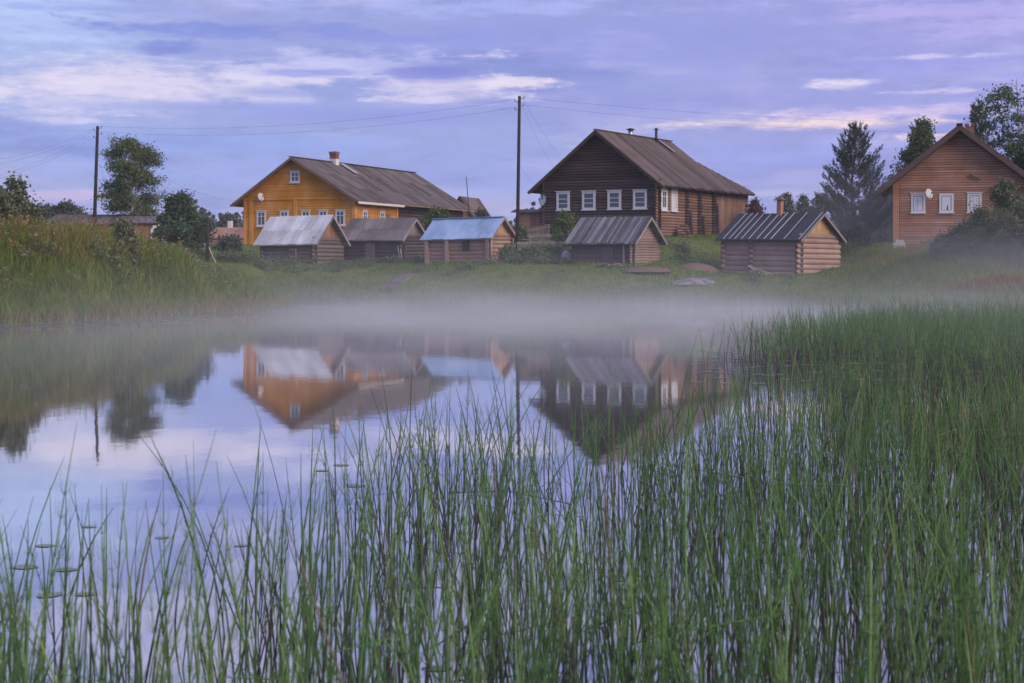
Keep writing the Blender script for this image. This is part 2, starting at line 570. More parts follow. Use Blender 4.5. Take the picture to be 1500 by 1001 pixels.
for i in range(len(POND)):
    a, bb = POND[i], POND[(i + 1) % len(POND)]
    L = np.hypot(*(bb - a)); k = max(1, int(L / 2.2))
    for j in range(k):
        q = a + (bb - a) * j / k
        seg.append((q[0], q[1], 0.0))
CTA = np.array(CT + seg)
WT = np.array([1.0] * len(CT) + [.55] * len(seg))


def ground(x, y):
    x = np.atleast_1d(np.asarray(x, float)); y = np.atleast_1d(np.asarray(y, float))
    sh = x.shape
    x = x.ravel(); y = y.ravel()
    res = np.empty(len(x))
    for s in range(0, len(x), 20000):
        xx, yy = x[s:s + 20000, None], y[s:s + 20000, None]
        wgt = WT / (((xx - CTA[:, 0]) ** 2 + (yy - CTA[:, 1]) ** 2) + .6) ** 1.7
        res[s:s + 20000] = (wgt * CTA[:, 2]).sum(1) / wgt.sum(1)
    pdv = pond_dist(x, y)
    res = np.where(pdv < 0, -np.minimum(.7, .03 + .35 * -pdv), np.maximum(res, .02 + .12 * np.minimum(pdv, 1)))
    bump = .05 * np.sin(x * 1.3 + 1) * np.sin(y * 1.1) + .06 * np.sin(x * .47 + y * .31)
    return (res + bump * np.clip(pdv, 0, 2) / 2).reshape(sh)


def gz(x, y): return float(ground(x, y)[0])


def spaced(lo, hi, step, far, grow=1.25):
    a = list(np.arange(lo, hi + .01, step)); s = step
    while a[-1] < far:
        s *= grow; a.append(a[-1] + s)
    s = step
    b_ = [lo]
    while b_[-1] > -far:
        s *= grow; b_.append(b_[-1] - s)
    return np.array(b_[:0:-1] + a)


gx = spaced(-34, 38, .55, 900)
gy = spaced(0, 128, .55, 900)
gy = gy[gy > -60]
GX, GY = np.meshgrid(gx, gy)
GZ = ground(GX, GY)
V = np.stack([GX.ravel(), GY.ravel(), GZ.ravel()], 1)
nx, ny = len(gx), len(gy)
ii = np.arange(nx * ny).reshape(ny, nx)
Fc = np.stack([ii[:-1, :-1].ravel(), ii[:-1, 1:].ravel(), ii[1:, 1:].ravel(), ii[1:, :-1].ravel()], 1)
go = link('ground', np_mesh('ground', V, Fc, M['ground'], smooth=True))
tag(go, 'grassy pond banks rising to the village', None, None, 'structure')

pw = MB()
pw.add([(-45, 2, 0), (45, 2, 0), (45, 112, 0), (-45, 112, 0)], [(0, 1, 2, 3)])
tag(pw.obj('water', M['water']), 'still pond water mirroring the houses', None, None, 'structure')

# ------------------------------------------------------------------ unit pieces
UNIT = {}


def unit(kind, mat):
    key = (kind, mat)
    if key in UNIT:
        return UNIT[key]
    m = MB()
    if kind == 'box':                                       # length 1 along x, centred, chamfered along its edges
        e = .08
        prof = [(-.5 + e, -.5), (.5 - e, -.5), (.5, -.5 + e), (.5, .5 - e), (.5 - e, .5), (-.5 + e, .5), (-.5, .5 - e), (-.5, -.5 + e)]
        k = len(prof)
        m.add([(0, y, z) for y, z in prof] + [(1, y, z) for y, z in prof],
              [(i, (i + 1) % k, k + (i + 1) % k, k + i) for i in range(k)] + [tuple(range(k - 1, -1, -1)), tuple(range(k, 2 * k))])
    elif kind == 'log':
        k = 8
        rs = [1, 1.05, .97, 1.03]
        xs = [0, .3, .7, 1]
        vs = [(x, r * math.cos(2 * math.pi * (i + .5) / k), r * math.sin(2 * math.pi * (i + .5) / k)) for x, r in zip(xs, rs) for i in range(k)]
        fs = [(j * k + i, j * k + (i + 1) % k, (j + 1) * k + (i + 1) % k, (j + 1) * k + i) for j in range(3) for i in range(k)]
        m.add(vs, fs + [tuple(range(k - 1, -1, -1)), tuple(range(3 * k, 4 * k))])
    elif kind == 'wave':                                    # corrugated sheet, ribs along x, width 1 in y
        n_, amp = 24, .5
        vs = []
        for i in range(n_ + 1):
            y = i / n_ - .5
            z = amp * math.sin(i * 2 * math.pi / 6)
            vs += [(0, y, z), (1, y, z)]
        m.add(vs, [(2 * i, 2 * i + 1, 2 * i + 3, 2 * i + 2) for i in range(n_)])
    me = m.mesh(kind + '_' + mat, M[mat], smooth=(kind == 'log'))
    UNIT[key] = me
    return me


def frame(p0, p1, up):
    x = (p1 - p0)
    L = x.length
    x = x / L
    y = up.cross(x).normalized()
    z = x.cross(y)
    return x, y, z, L


def bar(name, mat, parent, p0, p1, wy, hz, up=(0, 0, 1), kind='box'):
    p0, p1, up = Vector(p0), Vector(p1), Vector(up)
    x, y, z, L = frame(p0, p1, up)
    o = link(name, unit(kind, mat), parent)
    m = Matrix.Identity(4)
    for i in range(3):
        m[i][0] = x[i] * L; m[i][1] = y[i] * wy; m[i][2] = z[i] * hz; m[i][3] = p0[i]
    o.matrix_basis = m
    return o


def log(name, mat, parent, p0, p1, r, up=(0, 0, 1)):
    return bar(name, mat, parent, p0, p1, r, r, up, 'log')


J = lambda s: random.uniform(-s, s)


def window(parent, p, u, nrm, wd, ht, fr='white_paint', bars=((.5,), (.35,)), ft=.12, curtain=False, sill=True, cap=True, proud=.05):
    """p = lower-left corner of the opening on the wall, u = along the wall, nrm = outward"""
    u, nrm, p = Vector(u), Vector(nrm), Vector(p)
    z = Vector((0, 0, 1))

    def bx(mb, a0, a1, z0, z1, d0, d1):
        pts = []
        for d in (d0, d1):
            for (a, zz) in ((a0, z0), (a1, z0), (a1, z1), (a0, z1)):
                pts.append(p + u * a + z * zz + nrm * d)
        mb.add(pts, [(0, 1, 2, 3), (7, 6, 5, 4), (0, 4, 5, 1), (1, 5, 6, 2), (2, 6, 7, 3), (3, 7, 4, 0)])
    m = MB()
    bx(m, -ft, 0, 0, ht, -.12, proud); bx(m, wd, wd + ft, 0, ht, -.12, proud)
    bx(m, -ft, wd + ft, ht, ht + ft, -.12, proud + .005); bx(m, -ft, wd + ft, -ft, 0, -.12, proud + .005)
    w_ = m.obj('window', M[fr], parent)
    m = MB(); bx(m, .001, wd - .001, .001, ht - .001, -.03, .016); m.obj('pane', M['glass'], w_)
    m = MB()
    for a in bars[0]:
        bx(m, a * wd - .025, a * wd + .025, .002, ht - .002, .018, .042)
    for a in bars[1]:
        bx(m, .002, wd - .002, ht * (1 - a) - .022, ht * (1 - a) + .022, .018, .039)
    if m.n:
        m.obj('glazing_bar', M[fr], w_)
    if sill:
        m = MB(); bx(m, -ft - .06, wd + ft + .06, -ft - .05, -ft - .002, -.02, proud + .07); m.obj('sill', M[fr], w_)
    if cap:
        m = MB(); bx(m, -ft - .05, wd + ft + .05, ht + ft + .002, ht + ft + .05, -.02, proud + .06); m.obj('cornice', M[fr], w_)
    if curtain:
        m = MB()
        k = 14
        vs = []
        for i in range(k + 1):
            a = .03 + (wd - .06) * i / k
            d = .024 + .006 * math.sin(i * 1.9)
            gap = 0 if not (curtain == 2 and 8 <= i <= 9) else .35
            vs += [p + u * a + z * (.02 + gap * ht) + nrm * d, p + u * a + z * (ht * .96) + nrm * d]
        m.add(vs, [(2 * i, 2 * i + 2, 2 * i + 3, 2 * i + 1) for i in range(k)])
        m.obj('curtain', M['curtain'], w_)
    return w_


def core(parent, pts2d, y0, y1, mat='inner_dark', name='wall'):
    """prism: pts2d in (x,z), from y0 to y1"""
    m = MB()
    n = len(pts2d)
    m.add([(x, y0, z) for x, z in pts2d] + [(x, y1, z) for x, z in pts2d],
          [tuple(range(n))] + [tuple(range(2 * n - 1, n - 1, -1))] + [(i, n + i, n + (i + 1) % n, (i + 1) % n) for i in range(n)])
    return m.obj(name, M[mat], parent)


def dish(parent_label, p, aim, r, cat='satellite dish'):
    t_ = thing('satellite_dish', parent_label, cat, p)
    aim = Vector(aim).normalized()
    a = aim.cross(Vector((0, 0, 1))).normalized(); b_ = a.cross(aim)
    m = MB()
    k = 18
    vs = [aim * -.02]
    for ring in (.4, .75, 1.0):
        for i in range(k):
            th = 2 * math.pi * i / k
            vs.append((a * math.cos(th) + b_ * math.sin(th) * 1.05) * r * ring + aim * (.16 * ring * ring * r * 1.4 - .02))
    fs = [(0, 1 + i, 1 + (i + 1) % k) for i in range(k)]
    for q in range(2):
        for i in range(k):
            fs.append((1 + q * k + i, 1 + (q + 1) * k + i, 1 + (q + 1) * k + (i + 1) % k, 1 + q * k + (i + 1) % k))
    m.add(vs, fs)
    m.obj('reflector', M['dish_white'], t_, True)
    m = MB(); m.tube([b_ * -r, aim * r * .9 + b_ * -.1 * r], .015, 5); m.obj('feed_arm', M['black_metal'], t_)
    m = MB(); m.tube([aim * r * .82 + b_ * -.1 * r, aim * r * 1.02 + b_ * -.06 * r], .05, 8); m.obj('receiver', M['black_metal'], t_)
    m = MB(); m.tube([aim * -.02, aim * -.25, aim * -.25 + Vector((0, 0, -.25))], .025, 6); m.obj('bracket', M['metal_pipe'], t_)
    return t_


def roof_row(parent, name, mat, kind, x0, x1, wid, ridge, eave, thick, ax='x', jit=.0, lap=True, clip=None, rows=1, skew=0.0):
    """pieces running down a slope. ridge/eave give (across, z); ax says which local axis the ridge runs along"""
    n = max(1, round((x1 - x0) / wid))
    wv = (x1 - x0) / n
    for i in range(n):
        c = x0 + (i + .5) * wv
        t0, t1 = 0.0, 1.0
        if clip:
            t0 = clip(c)
            if t0 is None or t0 >= .97:
                continue
        cuts = [t0 + (t1 - t0) * k / rows for k in range(rows + 1)]
        for k in range(rows):
            a, b_ = cuts[k], cuts[k + 1] + (.02 if k < rows - 1 else 0) + J(jit) * (1 if k == rows - 1 else 0)
            pa = (ridge[0] + (eave[0] - ridge[0]) * a, ridge[1] + (eave[1] - ridge[1]) * a)
            pb = (ridge[0] + (eave[0] - ridge[0]) * b_, ridge[1] + (eave[1] - ridge[1]) * b_)
            up = thick * ((.5 if (i % 2 == 0 or not lap) else 1.3) + .35 * (rows - 1 - k)) + J(jit * .12)
            if ax == 'x':
                p0, p1 = Vector((c + J(jit * .15), pa[0], pa[1] + up)), Vector((c + skew + J(jit * .25), pb[0], pb[1] + up))
            else:
                p0, p1 = Vector((pa[0], c, pa[1] + up)), Vector((pb[0], c, pb[1] + up))
            bar(name, mat, parent, p0, p1, wv * (.98 if not lap else 1.04), thick, (0, 0, 1), kind)


# ------------------------------------------------------------------ log sheds by the water
def log_shed(name, label, cat, px, d, bdeg, L, G, z0, zt, zr, wall, gable, roof, ch=.27, cross=(), gable_logs=False, ov=.32, ove=.35, wave_rows=1, mix_logs=None,
             corner=None):
    b_ = R(bdeg)
    root = thing(name, label, cat, (at(px, d), d, z0 - .15), -b_)
    zt -= z0 - .15; zr -= z0 - .15
    root.rotation_euler = (J(.014), J(.016), -b_)          # old sheds stand a little out of true
    slope = (zr - zt) / (G / 2)
    r = ch * .5
    # inner core keeps the joints dark
    m = MB()
    y0, y1, x0, x1 = r * .55, G - r * .55, -L + r * .55, -r * .55
    m.add([(x0, y0, 0), (x1, y0, 0), (x1, y1, 0), (x0, y1, 0), (x0, y0, zt), (x1, y0, zt), (x1, y1, zt), (x0, y1, zt), (x0, G / 2, zr - .1), (x1, G / 2, zr - .1)],
          [(0, 1, 5, 4), (1, 2, 6, 9, 5), (2, 3, 7, 6), (3, 0, 4, 8, 7), (4, 5, 9, 8), (6, 7, 8, 9), (0, 3, 2, 1)])
    m.obj('wall', M[wall], root)
    n = int(round(zt / ch))
    hh = zt / n
    for i in range(n):
        z = (i + .5) * hh
        yy = .07 if i == n - 1 else J(.01)
        bar('log', wall, root, (-L - .18 - abs(J(.05)), yy, z), (.18 + abs(J(.06)), yy, z), hh * .32, hh * .575, kind='log')
        log('log', wall if not mix_logs else mix_logs, root, (J(.01), (-.17 - abs(J(.06))) if z + hh * .5 < zt - .2 * slope - r * 1.3 else .02, min(z + hh * .5, zt - .02)), (J(.01), (G + .17 + abs(J(.05))) if z + hh * .5 < zt - .2 * slope - r * 1.3 else G - .02, min(z + hh * .5, zt - .02)), hh * .55)
        for c in (cross if z + hh * .35 < zt - .2 * slope - r * 1.3 else ()):
            log('log_end', wall, root, (-L * c, -.17 - abs(J(.04)), z + hh * .35), (-L * c, .1, z + hh * .35), hh * .5)
        if z + hh * .35 < zt - .2 * slope - r * 1.3: log('log_end', wall, root, (-L, -.17 - abs(J(.04)), z + hh * .35), (-L, .1, z + hh * .35), hh * .5)
    if gable_logs:
        z = zt + ch * .35
        while z < zr - .2:
            half = (zr - z) / slope - .05
            log('log', gable, root, (0, G / 2 - half, z), (0, G / 2 + half, z), ch * .52)
            z += ch * .92
    else:
        k = max(6, int(G / .17))
        for i in range(k):
            y = (i + .5) * G / k
            top = zr - abs(y - G / 2) * slope - .04
            if top > zt + .05:
                bar('plank', gable, root, (.03, y, zt - .04 + J(.03)), (.03, y, top), G / k * .94, .03, (1, 0, 0))
    ridge = (G / 2, zr)
    ev = (-ov, zt - ov * slope)
    evb = (G + ov, zt - ov * slope)
    xa, xb = -L - ove, ove
    # deck under the covering (dark underside), then the covering
    m = MB()
    tk = .05
    for e in (ev, evb):
        m.add([(xa + .04, ridge[0], ridge[1] - .01), (xb - .04, ridge[0], ridge[1] - .01), (xb - .04, e[0], e[1]), (xa + .04, e[0], e[1]),
               (xa + .04, ridge[0], ridge[1] - .01 - tk), (xb - .04, ridge[0], ridge[1] - .01 - tk), (xb - .04, e[0], e[1] - tk), (xa + .04, e[0], e[1] - tk)],
              [(0, 1, 2, 3), (7, 6, 5, 4), (0, 4, 5, 1), (1, 5, 6, 2), (2, 6, 7, 3), (3, 7, 4, 0)])
    m.obj('roof', M['grey_board' if roof == 'boards' else ('felt' if roof == 'felt' else 'weathered')], root)
    if roof == 'boards':
        roof_row(root, 'roof_board', 'grey_board', 'box', xa, xb, .165, ridge, ev, .035, jit=.05)
        roof_row(root, 'roof_board', 'grey_board', 'box', xa, xb, .33, ridge, evb, .035, jit=.04)
    elif roof == 'tin':
        roof_row(root, 'roof_sheet', 'blue_tin', 'box', xa, xb, .82, ridge, ev, .025, jit=.012)
        roof_row(root, 'roof_sheet', 'blue_tin', 'box', xa, xb, .82, ridge, evb, .025)
        bar('ridge_cap', 'blue_tin', root, (xa, G / 2, zr + .05), (xb, G / 2, zr + .05), .3, .03)
    elif roof == 'corrugated':
        roof_row(root, 'roof_sheet', 'silver_tin', 'wave', xa, xb, .60, ridge, ev, .06, lap=False, rows=2, jit=.01)
        roof_row(root, 'roof_sheet', 'silver_tin', 'wave', xa, xb, .72, ridge, evb, .035, lap=False, jit=.01)
    elif roof == 'fibre':
        roof_row(root, 'roof_sheet', 'fibre_sheet', 'wave', xa, xb, .75, ridge, ev, .06, lap=False, rows=wave_rows, jit=.02)
        roof_row(root, 'roof_sheet', 'fibre_sheet', 'wave', xa, xb, .95, ridge, evb, .045, lap=False, jit=.02)
    elif roof == 'felt':
        roof_row(root, 'roof_sheet', 'felt', 'box', xa, xb, .95, ridge, ev, .02, lap=False, jit=.01)
        for q in (.10, .17, .235, .31, .40, .49, .58, .66, .80, .97):
            x = xa + (xb - xa) * q
            bar('batten', 'batten', root, (x, G / 2 - .02, zr + .06), (x + J(.05), ev[0] - .02, ev[1] + .06), .045 + abs(J(.02)), .03)
    for e in (ev, evb):
        bar('bargeboard', 'weathered' if roof != 'tin' else 'tan_log', root, (xb - .02, G / 2, zr - .06), (xb - .02, e[0], e[1] - .06), .03, .14)
    if corner:
        for x in (.06, -L, -L * cross[0]):
            bar('corner_board', corner, root, (x, -.25, 0), (x, -.25, zt - .24), .24, .05, (0, -1, 0))
        for y in (-.06, G - .02):
            bar('corner_board', corner, root, (.26, y, 0), (.26, y, zt - .2), .05, .24, (0, -1, 0))
    root['zt'] = zt
    return root


sh1 = log_shed('log_shed', 'leftmost log shed with shiny corrugated metal roof and a tiny red-framed window', 'shed', 460, 111, 31, 4.25, 2.9, 2.09, 3.80, 5.32,
               'grey_log', 'red_plank', 'corrugated', ch=.25, cross=(.45,), ov=.38, ove=.55)
window(sh1, (-1.85, -.13, .72), (1, 0, 0), (0, -1, 0), .42, .42, 'red_plank', ((.5,), ()), .07, sill=False, cap=False)
sh2 = log_shed('log_shed', 'dark log shed under sagging grey fibre-sheet roof between the metal-roofed shed and the blue-roofed shed', 'shed', 588, 112, 31, 4.7, 2.6, 2.3, 3.95, 5.12,
               'black_log', 'fence_wood', 'fibre', ch=.24, cross=(.62,), ov=.30, ove=.35, wave_rows=2)
bar('door', 'fence_wood', sh2, (-2.4, -.17, .2), (-2.4, -.17, 1.35), .75, .05, (0, -1, 0))
sh3 = log_shed('log_shed', 'log shed with pale blue sheet-metal roof, cream corner boards and a small dark opening', 'shed', 716, 104, 31, 4.4, 2.6, 2.1, 3.92, 4.98,
               'tan_log', 'gold_plank', 'tin', ch=.25, cross=(.66,), ov=.30, ove=.42, corner='pale_log')
m = MB(); m.box((-1.75, -.2, 1.05), (-1.32, -.10, 1.62)); m.obj('window', M['inner_dark'], sh3)
sh4 = log_shed('log_shed', 'small dark log barn with ragged grey board roof in front of the brown house', 'shed', 925, 98, 31, 3.7, 3.3, 1.9, 3.62, 4.85,
               'black_log', 'mauve_log', 'boards', ch=.155, ov=.42, ove=.50, gable_logs=True, mix_logs='mauve_log')
bar('corner_post', 'weathered', sh4, (-.42, -.16, .0), (-.42, -.16, 1.5), .09, .06, (0, -1, 0))
bar('door', 'black_log', sh4, (-1.5, -.17, .1), (-1.5, -.17, 1.35), .7, .05, (0, -1, 0))
sh5 = log_shed('bathhouse', 'log bathhouse with black felt roof, pale battens and a wooden chimney, nearest the right bank', 'bathhouse', 1170, 96, 42, 5.08, 4.0, 1.5, 3.72, 5.02,
               'pale_log', 'gold_plank', 'felt', ch=.30, cross=(.62,), ov=.42, ove=.42)
ch_ = bar('chimney', 'red_plank', sh5, (-2.55, 1.9, 3.1), (-2.55, 1.9, 4.45), .30, .30, (0, -1, 0))
m = MB(); m.add([(-2.85, 1.6, 4.46), (-2.25, 1.6, 4.46), (-2.25, 2.2, 4.46), (-2.85, 2.2, 4.46), (-2.55, 1.9, 4.72)], [(0, 1, 4), (1, 2, 4), (2, 3, 4), (3, 0, 4), (3, 2, 1, 0)])
m.obj('chimney_cap', M['roof_slate'], sh5)

# ------------------------------------------------------------------ orange house
b_ = R(20)
W_, LO, LT = 8.83, 7.4, 21.3
u = Vector((math.cos(b_), -math.sin(b_), 0))
Cn = Vector((at(520, 120), 120, 3.45))
oh = thing('timber_house', 'big orange painted timber house with grey roof and brick chimney, left of the village', 'house', Cn - u * W_, -b_)
zb, ze, zr, xa = 0.0, 3.42, 6.25, 4.1
sl_l = (zr - ze) / xa
sl_r = (zr - ze) / (W_ - xa)
core(oh, [(0.08, -.2), (W_ - .08, -.2), (W_ - .08, ze), (xa, zr - .12), (.08, ze)], .06, LO, 'brown_log')
core(oh, [(0.3, -.2), (W_ - .35, -.2), (W_ - .35, ze - .1), (xa, zr - .15), (.3, ze - .1)], LO, LT, 'dark_log')
bh = .175
z = -.1
while z < zr - .25:                                    # horizontal boarding of the gable front
    if z < ze:
        x0, x1 = 0, W_
    else:
        x0, x1 = (z - ze) / sl_l + .05, W_ - (z - ze) / sl_r - .05
    bar('siding_board', 'orange_paint', oh, (x0, .03, z), (x1, .03 + J(.006), z), .05, bh * .89)
    z += bh
z = -.1
while z < ze - .12:
    bar('siding_board', 'orange_paint', oh, (W_ - .03, .06, z), (W_ - .03, LO, z), .05, bh * .89)
    z += bh
z = -.1
while z < ze - .3:
    log('log', 'dark_log', oh, (W_ - .36, LO + .05, z), (W_ - .36, LT, z), .125)
    z += .23
bar('belt_board', 'orange_trim', oh, (-.05, -.03, 3.35), (W_ + .05, -.03, 3.35), .07, .16)
for x in (.09, .62, W_ * .47, W_ - .1):
    bar('corner_board', 'orange_trim', oh, (x, -.02, -.2), (x, -.02, 3.26), .28 if x > .3 else .16, .08, (0, -1, 0))
for y in (.10, LO - .12):
    bar('corner_board', 'orange_trim', oh, (W_ + .02, y, -.2), (W_ + .02, y, ze - .1), .24, .07, (1, 0, 0))


def fx(px, bdeg, loc):                                   # photo column -> distance along a front that starts at loc
    u_ = Vector((math.cos(R(bdeg)), -math.sin(R(bdeg)), 0))
    k = (px - CX) / F
    return (k * loc.y - loc.x) / (u_.x - k * u_.y)


for i, px in enumerate((383, 416.5, 448, 473.5, 498.5)):
    x = fx(px, 20, oh.location)
    wd = .46 if i not in (0, 4) else .50
    window(oh, (x - wd / 2, 0, 1.52), (1, 0, 0), (0, -1, 0), wd, .86, bars=((.5,), (.3,)), ft=.12)
window(oh, (xa - .22, 0, 4.62), (1, 0, 0), (0, -1, 0), .50, .56, bars=((.5,), (.45,)), ft=.13)
for y in (1.6, 4.55):
    window(oh, (W_, y - .25, 1.5), (0, 1, 0), (1, 0, 0), .55, .9, bars=((.5,), (.3,)), ft=.13)
bar('door', 'weathered', oh, (W_ + .03, 5.75, .2), (W_ + .03, 5.75, 2.35), .62, .06, (1, 0, 0))
# roof: main covering in long sheets, three lengths down the slope
er = (W_ + .55, ze - .55 * sl_r)
el_ = (-.75, ze - .75 * sl_l)
m = MB()
for e in (er, el_):
    m.add([(xa, -.62, zr - .01), (e[0], -.62, e[1] - .01), (e[0], LT + .3, e[1] - .01), (xa, LT + .3, zr - .01), (xa, -.62, zr - .07), (e[0], -.62, e[1] - .07), (e[0], LT + .3, e[1] - .07), (xa, LT + .3, zr - .07)],
          [(3, 2, 1, 0), (4, 5, 6, 7), (0, 1, 5, 4), (1, 2, 6, 5), (2, 3, 7, 6), (3, 0, 4, 7)])
m.obj('roof', M['brown_plank'], oh)
roof_row(oh, 'roof_sheet', 'roof_slate', 'wave', -.7, LT + .35, .52, (xa, zr), er, .045, ax='y', lap=False, rows=3, jit=.01)
roof_row(oh, 'roof_sheet', 'roof_slate', 'wave', -.7, LT + .35, 1.6, (xa, zr), el_, .045, ax='y', lap=False, jit=.01)
bar('ridge_cap', 'roof_slate', oh, (xa, -.7, zr + .07), (xa, LT + .35, zr + .09), .36, .05)
for e in (er, el_):
    bar('bargeboard', 'brown_log', oh, (xa, -.64, zr - .06), (e[0], -.64, e[1] - .06), .04, .12)
bar('fascia', 'cream_paint', oh, (er[0], -.6, er[1] - .10), (er[0], LO, er[1] - .10), .04, .16)
# chimney of separate courses
chx, chy = xa + .15, 6.1
c0 = MB(); c0.box((chx - .27, chy - .27, zr - .5), (chx + .27, chy + .27, zr + .28)); chim = c0.obj('chimney', M['lime_white'], oh)
for k in range(5):
    zz = zr + .29 + k * .11
    q = .30 if k in (3, 4) else .26
    c0 = MB(); c0.box((chx - q, chy - q, zz), (chx + q, chy + q, zz + .10)); c0.obj('brick_course', M['brick_red'], chim)
bar('roof_patch', 'batten', oh, (xa + .35, 7.0, zr - .02), (xa + 1.6, 7.0, zr - .02 - 1.25 * sl_r), .7, .05)
dish('small white satellite dish on the orange house front', oh.matrix_basis @ Vector((0, 0, 0)) if False else (Vector(oh.location) + u * 1.55 + Vector((-.12, -.35, 3.5))), (.75, -.6, .25), .28)

# ------------------------------------------------------------------ dark brown log house
b_ = R(29)
Wb, Lw = 8.1, 15.6
u = Vector((math.cos(b_), -math.sin(b_), 0)); vv = Vector((math.sin(b_), math.cos(b_), 0))
Cn = Vector((at(963, 108), 108, 3.75))
bh_ = thing('log_house', 'large dark brown log house with four white windows under a grey plank roof', 'house', Cn - u * Wb, -b_)
ze, zr, xa = 3.78, 6.95, 4.0
sl = (zr - ze) / 4.05
core(bh_, [(.1, -.3), (Wb - .1, -.3), (Wb - .1, ze), (xa, zr - .15), (.1, ze)], .1, 11.6, 'dark_log')
core(bh_, [(.5, -.3), (Wb - .1, -.3), (Wb - .1, ze + .1), (Wb - 2.6, ze + 1.2), (.5, ze + .2)], 11.6, Lw, 'brown_plank')
ch = .185
z = -.2
while z < zr - .3:
    if z < ze:
        x0, x1 = -.2 - abs(J(.05)), Wb + .2 + abs(J(.05))
    else:
        half = (zr - z) / sl - .08
        x0, x1 = xa - half, xa + half
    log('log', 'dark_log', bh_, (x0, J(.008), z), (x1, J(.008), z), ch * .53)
    z += ch
z = -.1
while z < ze - .02:
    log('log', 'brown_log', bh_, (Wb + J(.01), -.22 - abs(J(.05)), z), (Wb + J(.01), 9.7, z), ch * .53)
    log('log_end', 'dark_log', bh_, (-.02, -.2, z), (-.02, .2, z), ch * .5)
    for y in (4.3, 6.4, 8.9):
        log('log_end', 'grey_log', bh_, (Wb - .1, y, z), (Wb + .30 + abs(J(.08)), y, z), ch * .52)
    z += ch
for y, hgt in ((4.75, 1.9), (6.95, 1.6), (9.35, 2.5)):   # props leaning on the side wall
    bar('prop_post', 'dark_log', bh_, (Wb + .35, y, -.2), (Wb + .2, y, hgt), .26, .2, (1, 0, 0))
k = 32
for i in range(k):
    y = 9.75 + (i + .5) * (Lw - 9.75) / k
    bar('plank', 'brown_plank', bh_, (Wb + .06 + J(.015), y, -.2), (Wb + .06 + J(.01), y, ze - .02 + J(.03)), (Lw - 9.75) / k * .93, .04, (1, 0, 0))
for px in (826, 863.5, 901, 938.5):
    x = fx(px, 29, bh_.location)
    window(bh_, (x - .33, -.09, 2.03), (1, 0, 0), (0, -1, 0), .66, .90, bars=((), (.35, .68)), ft=.145, proud=.06)
for y in (.75, 2.35):
    window(bh_, (Wb + .09, y - .25, 2.0), (0, 1, 0), (1, 0, 0), .55, .98, bars=((.5,), (.3,)), ft=.22, proud=.06, curtain=(y > 2))
er = (Wb + .62, ze - .62 * sl)
el_ = (-.85, ze - .85 * sl)


def rear(c):
    if c < 11.5: return 0.0
    if c > 15.9: return None
    return .38 + .60 * (c - 11.5) / 4.3


m = MB()
y1 = 11.55
m.add([(xa, -.6, zr - .02), (er[0], -.6, er[1] - .02), (er[0], 15.6, er[1] - .02), (xa + (er[0] - xa) * .40, y1, zr + (er[1] - zr) * .40 - .02), (xa, y1, zr - .02)], [(4, 3, 2, 1, 0)])
m.add([(xa, -.6, zr - .08), (er[0], -.6, er[1] - .08), (er[0], 15.6, er[1] - .08), (xa + (er[0] - xa) * .40, y1, zr + (er[1] - zr) * .40 - .08), (xa, y1, zr - .08)], [(0, 1, 2, 3, 4)])
m.add([(xa, -.6, zr - .02), (el_[0], -.6, el_[1] - .02), (el_[0], y1, el_[1] - .02), (xa, y1, zr - .02)], [(0, 1, 2, 3)])
m.add([(xa, -.6, zr - .08), (el_[0], -.6, el_[1] - .08), (el_[0], y1, el_[1] - .08), (xa, y1, zr - .08)], [(3, 2, 1, 0)])
m.add([(xa, y1, zr - .02), (xa + (er[0] - xa) * .40, y1, zr + (er[1] - zr) * .40 - .02), (er[0], 15.6, er[1] - .02), (1, 15.6, er[1] - .02), (.2, y1, el_[1] + .8)], [(0, 1, 2, 3, 4)])
m.obj('roof', M['dark_log'], bh_)
roof_row(bh_, 'roof_board', 'roof_plank', 'box', -.65, 15.9, .225, (xa, zr), er, .04, ax='y', jit=.02, clip=rear)
roof_row(bh_, 'roof_board', 'roof_plank', 'box', -.65, y1, .45, (xa, zr), el_, .04, ax='y', jit=.02)
bar('ridge_board', 'roof_plank', bh_, (xa, -.65, zr + .08), (xa, y1, zr + .10), .26, .05)
for e in (er, el_):
    bar('bargeboard', 'dark_log', bh_, (xa, -.62, zr - .12), (e[0], -.62, e[1] - .12), .04, .16)


def stove_pipe(parent, p, r, h, mat, cap):
    m = MB(); m.tube([p, p + Vector((0, 0, h))], r, 10)
    c_ = m.obj('chimney', M[mat], parent, True)
    m = MB(); m.tube([p + Vector((0, 0, h + .02)), p + Vector((0, 0, h + .06)), p + Vector((0, 0, h + .14))], [r * 1.9, r * 1.8, .02], 10)
    m.tube([p + Vector((0, 0, h)), p + Vector((0, 0, h + .04))], r * .5, 6)
    m.obj('chimney_cap', M[cap], c_)
    return c_


stove_pipe(bh_, Vector((xa - .1, 5.0, zr - .2)), .17, .62, 'metal_pipe', 'black_metal')
stove_pipe(bh_, Vector((xa + .25, 8.4, zr - .3)), .09, .95, 'black_metal', 'black_metal')
bar('roof_patch', 'batten', bh_, (xa + .35, 8.75, zr - .05), (xa + 1.35, 9.0, zr - .05 - 1.0 * sl), .42, .06)
dish('round satellite dish on the left end of the dark brown house', Vector((at(795, 112.2), 111.7, at(795, 112, 294).z)), (-.7, -.65, .2), .36)
# firewood stacked against the side wall
wp = thing('firewood_stack', 'stack of split firewood against the brown house side wall', 'firewood', bh_.location + u * (Wb + .45) + vv * 2.8 + Vector((0, 0, -.05)), -b_)
for i in range(9):
    for j in range(6 - abs(i - 4) // 2):
        log('billet', 'firewood', wp, (J(.05), (i - 4) * .17 + J(.02), j * .16 + .08), (.35 + J(.05), (i - 4) * .17 + J(.02), j * .16 + .08), .08)

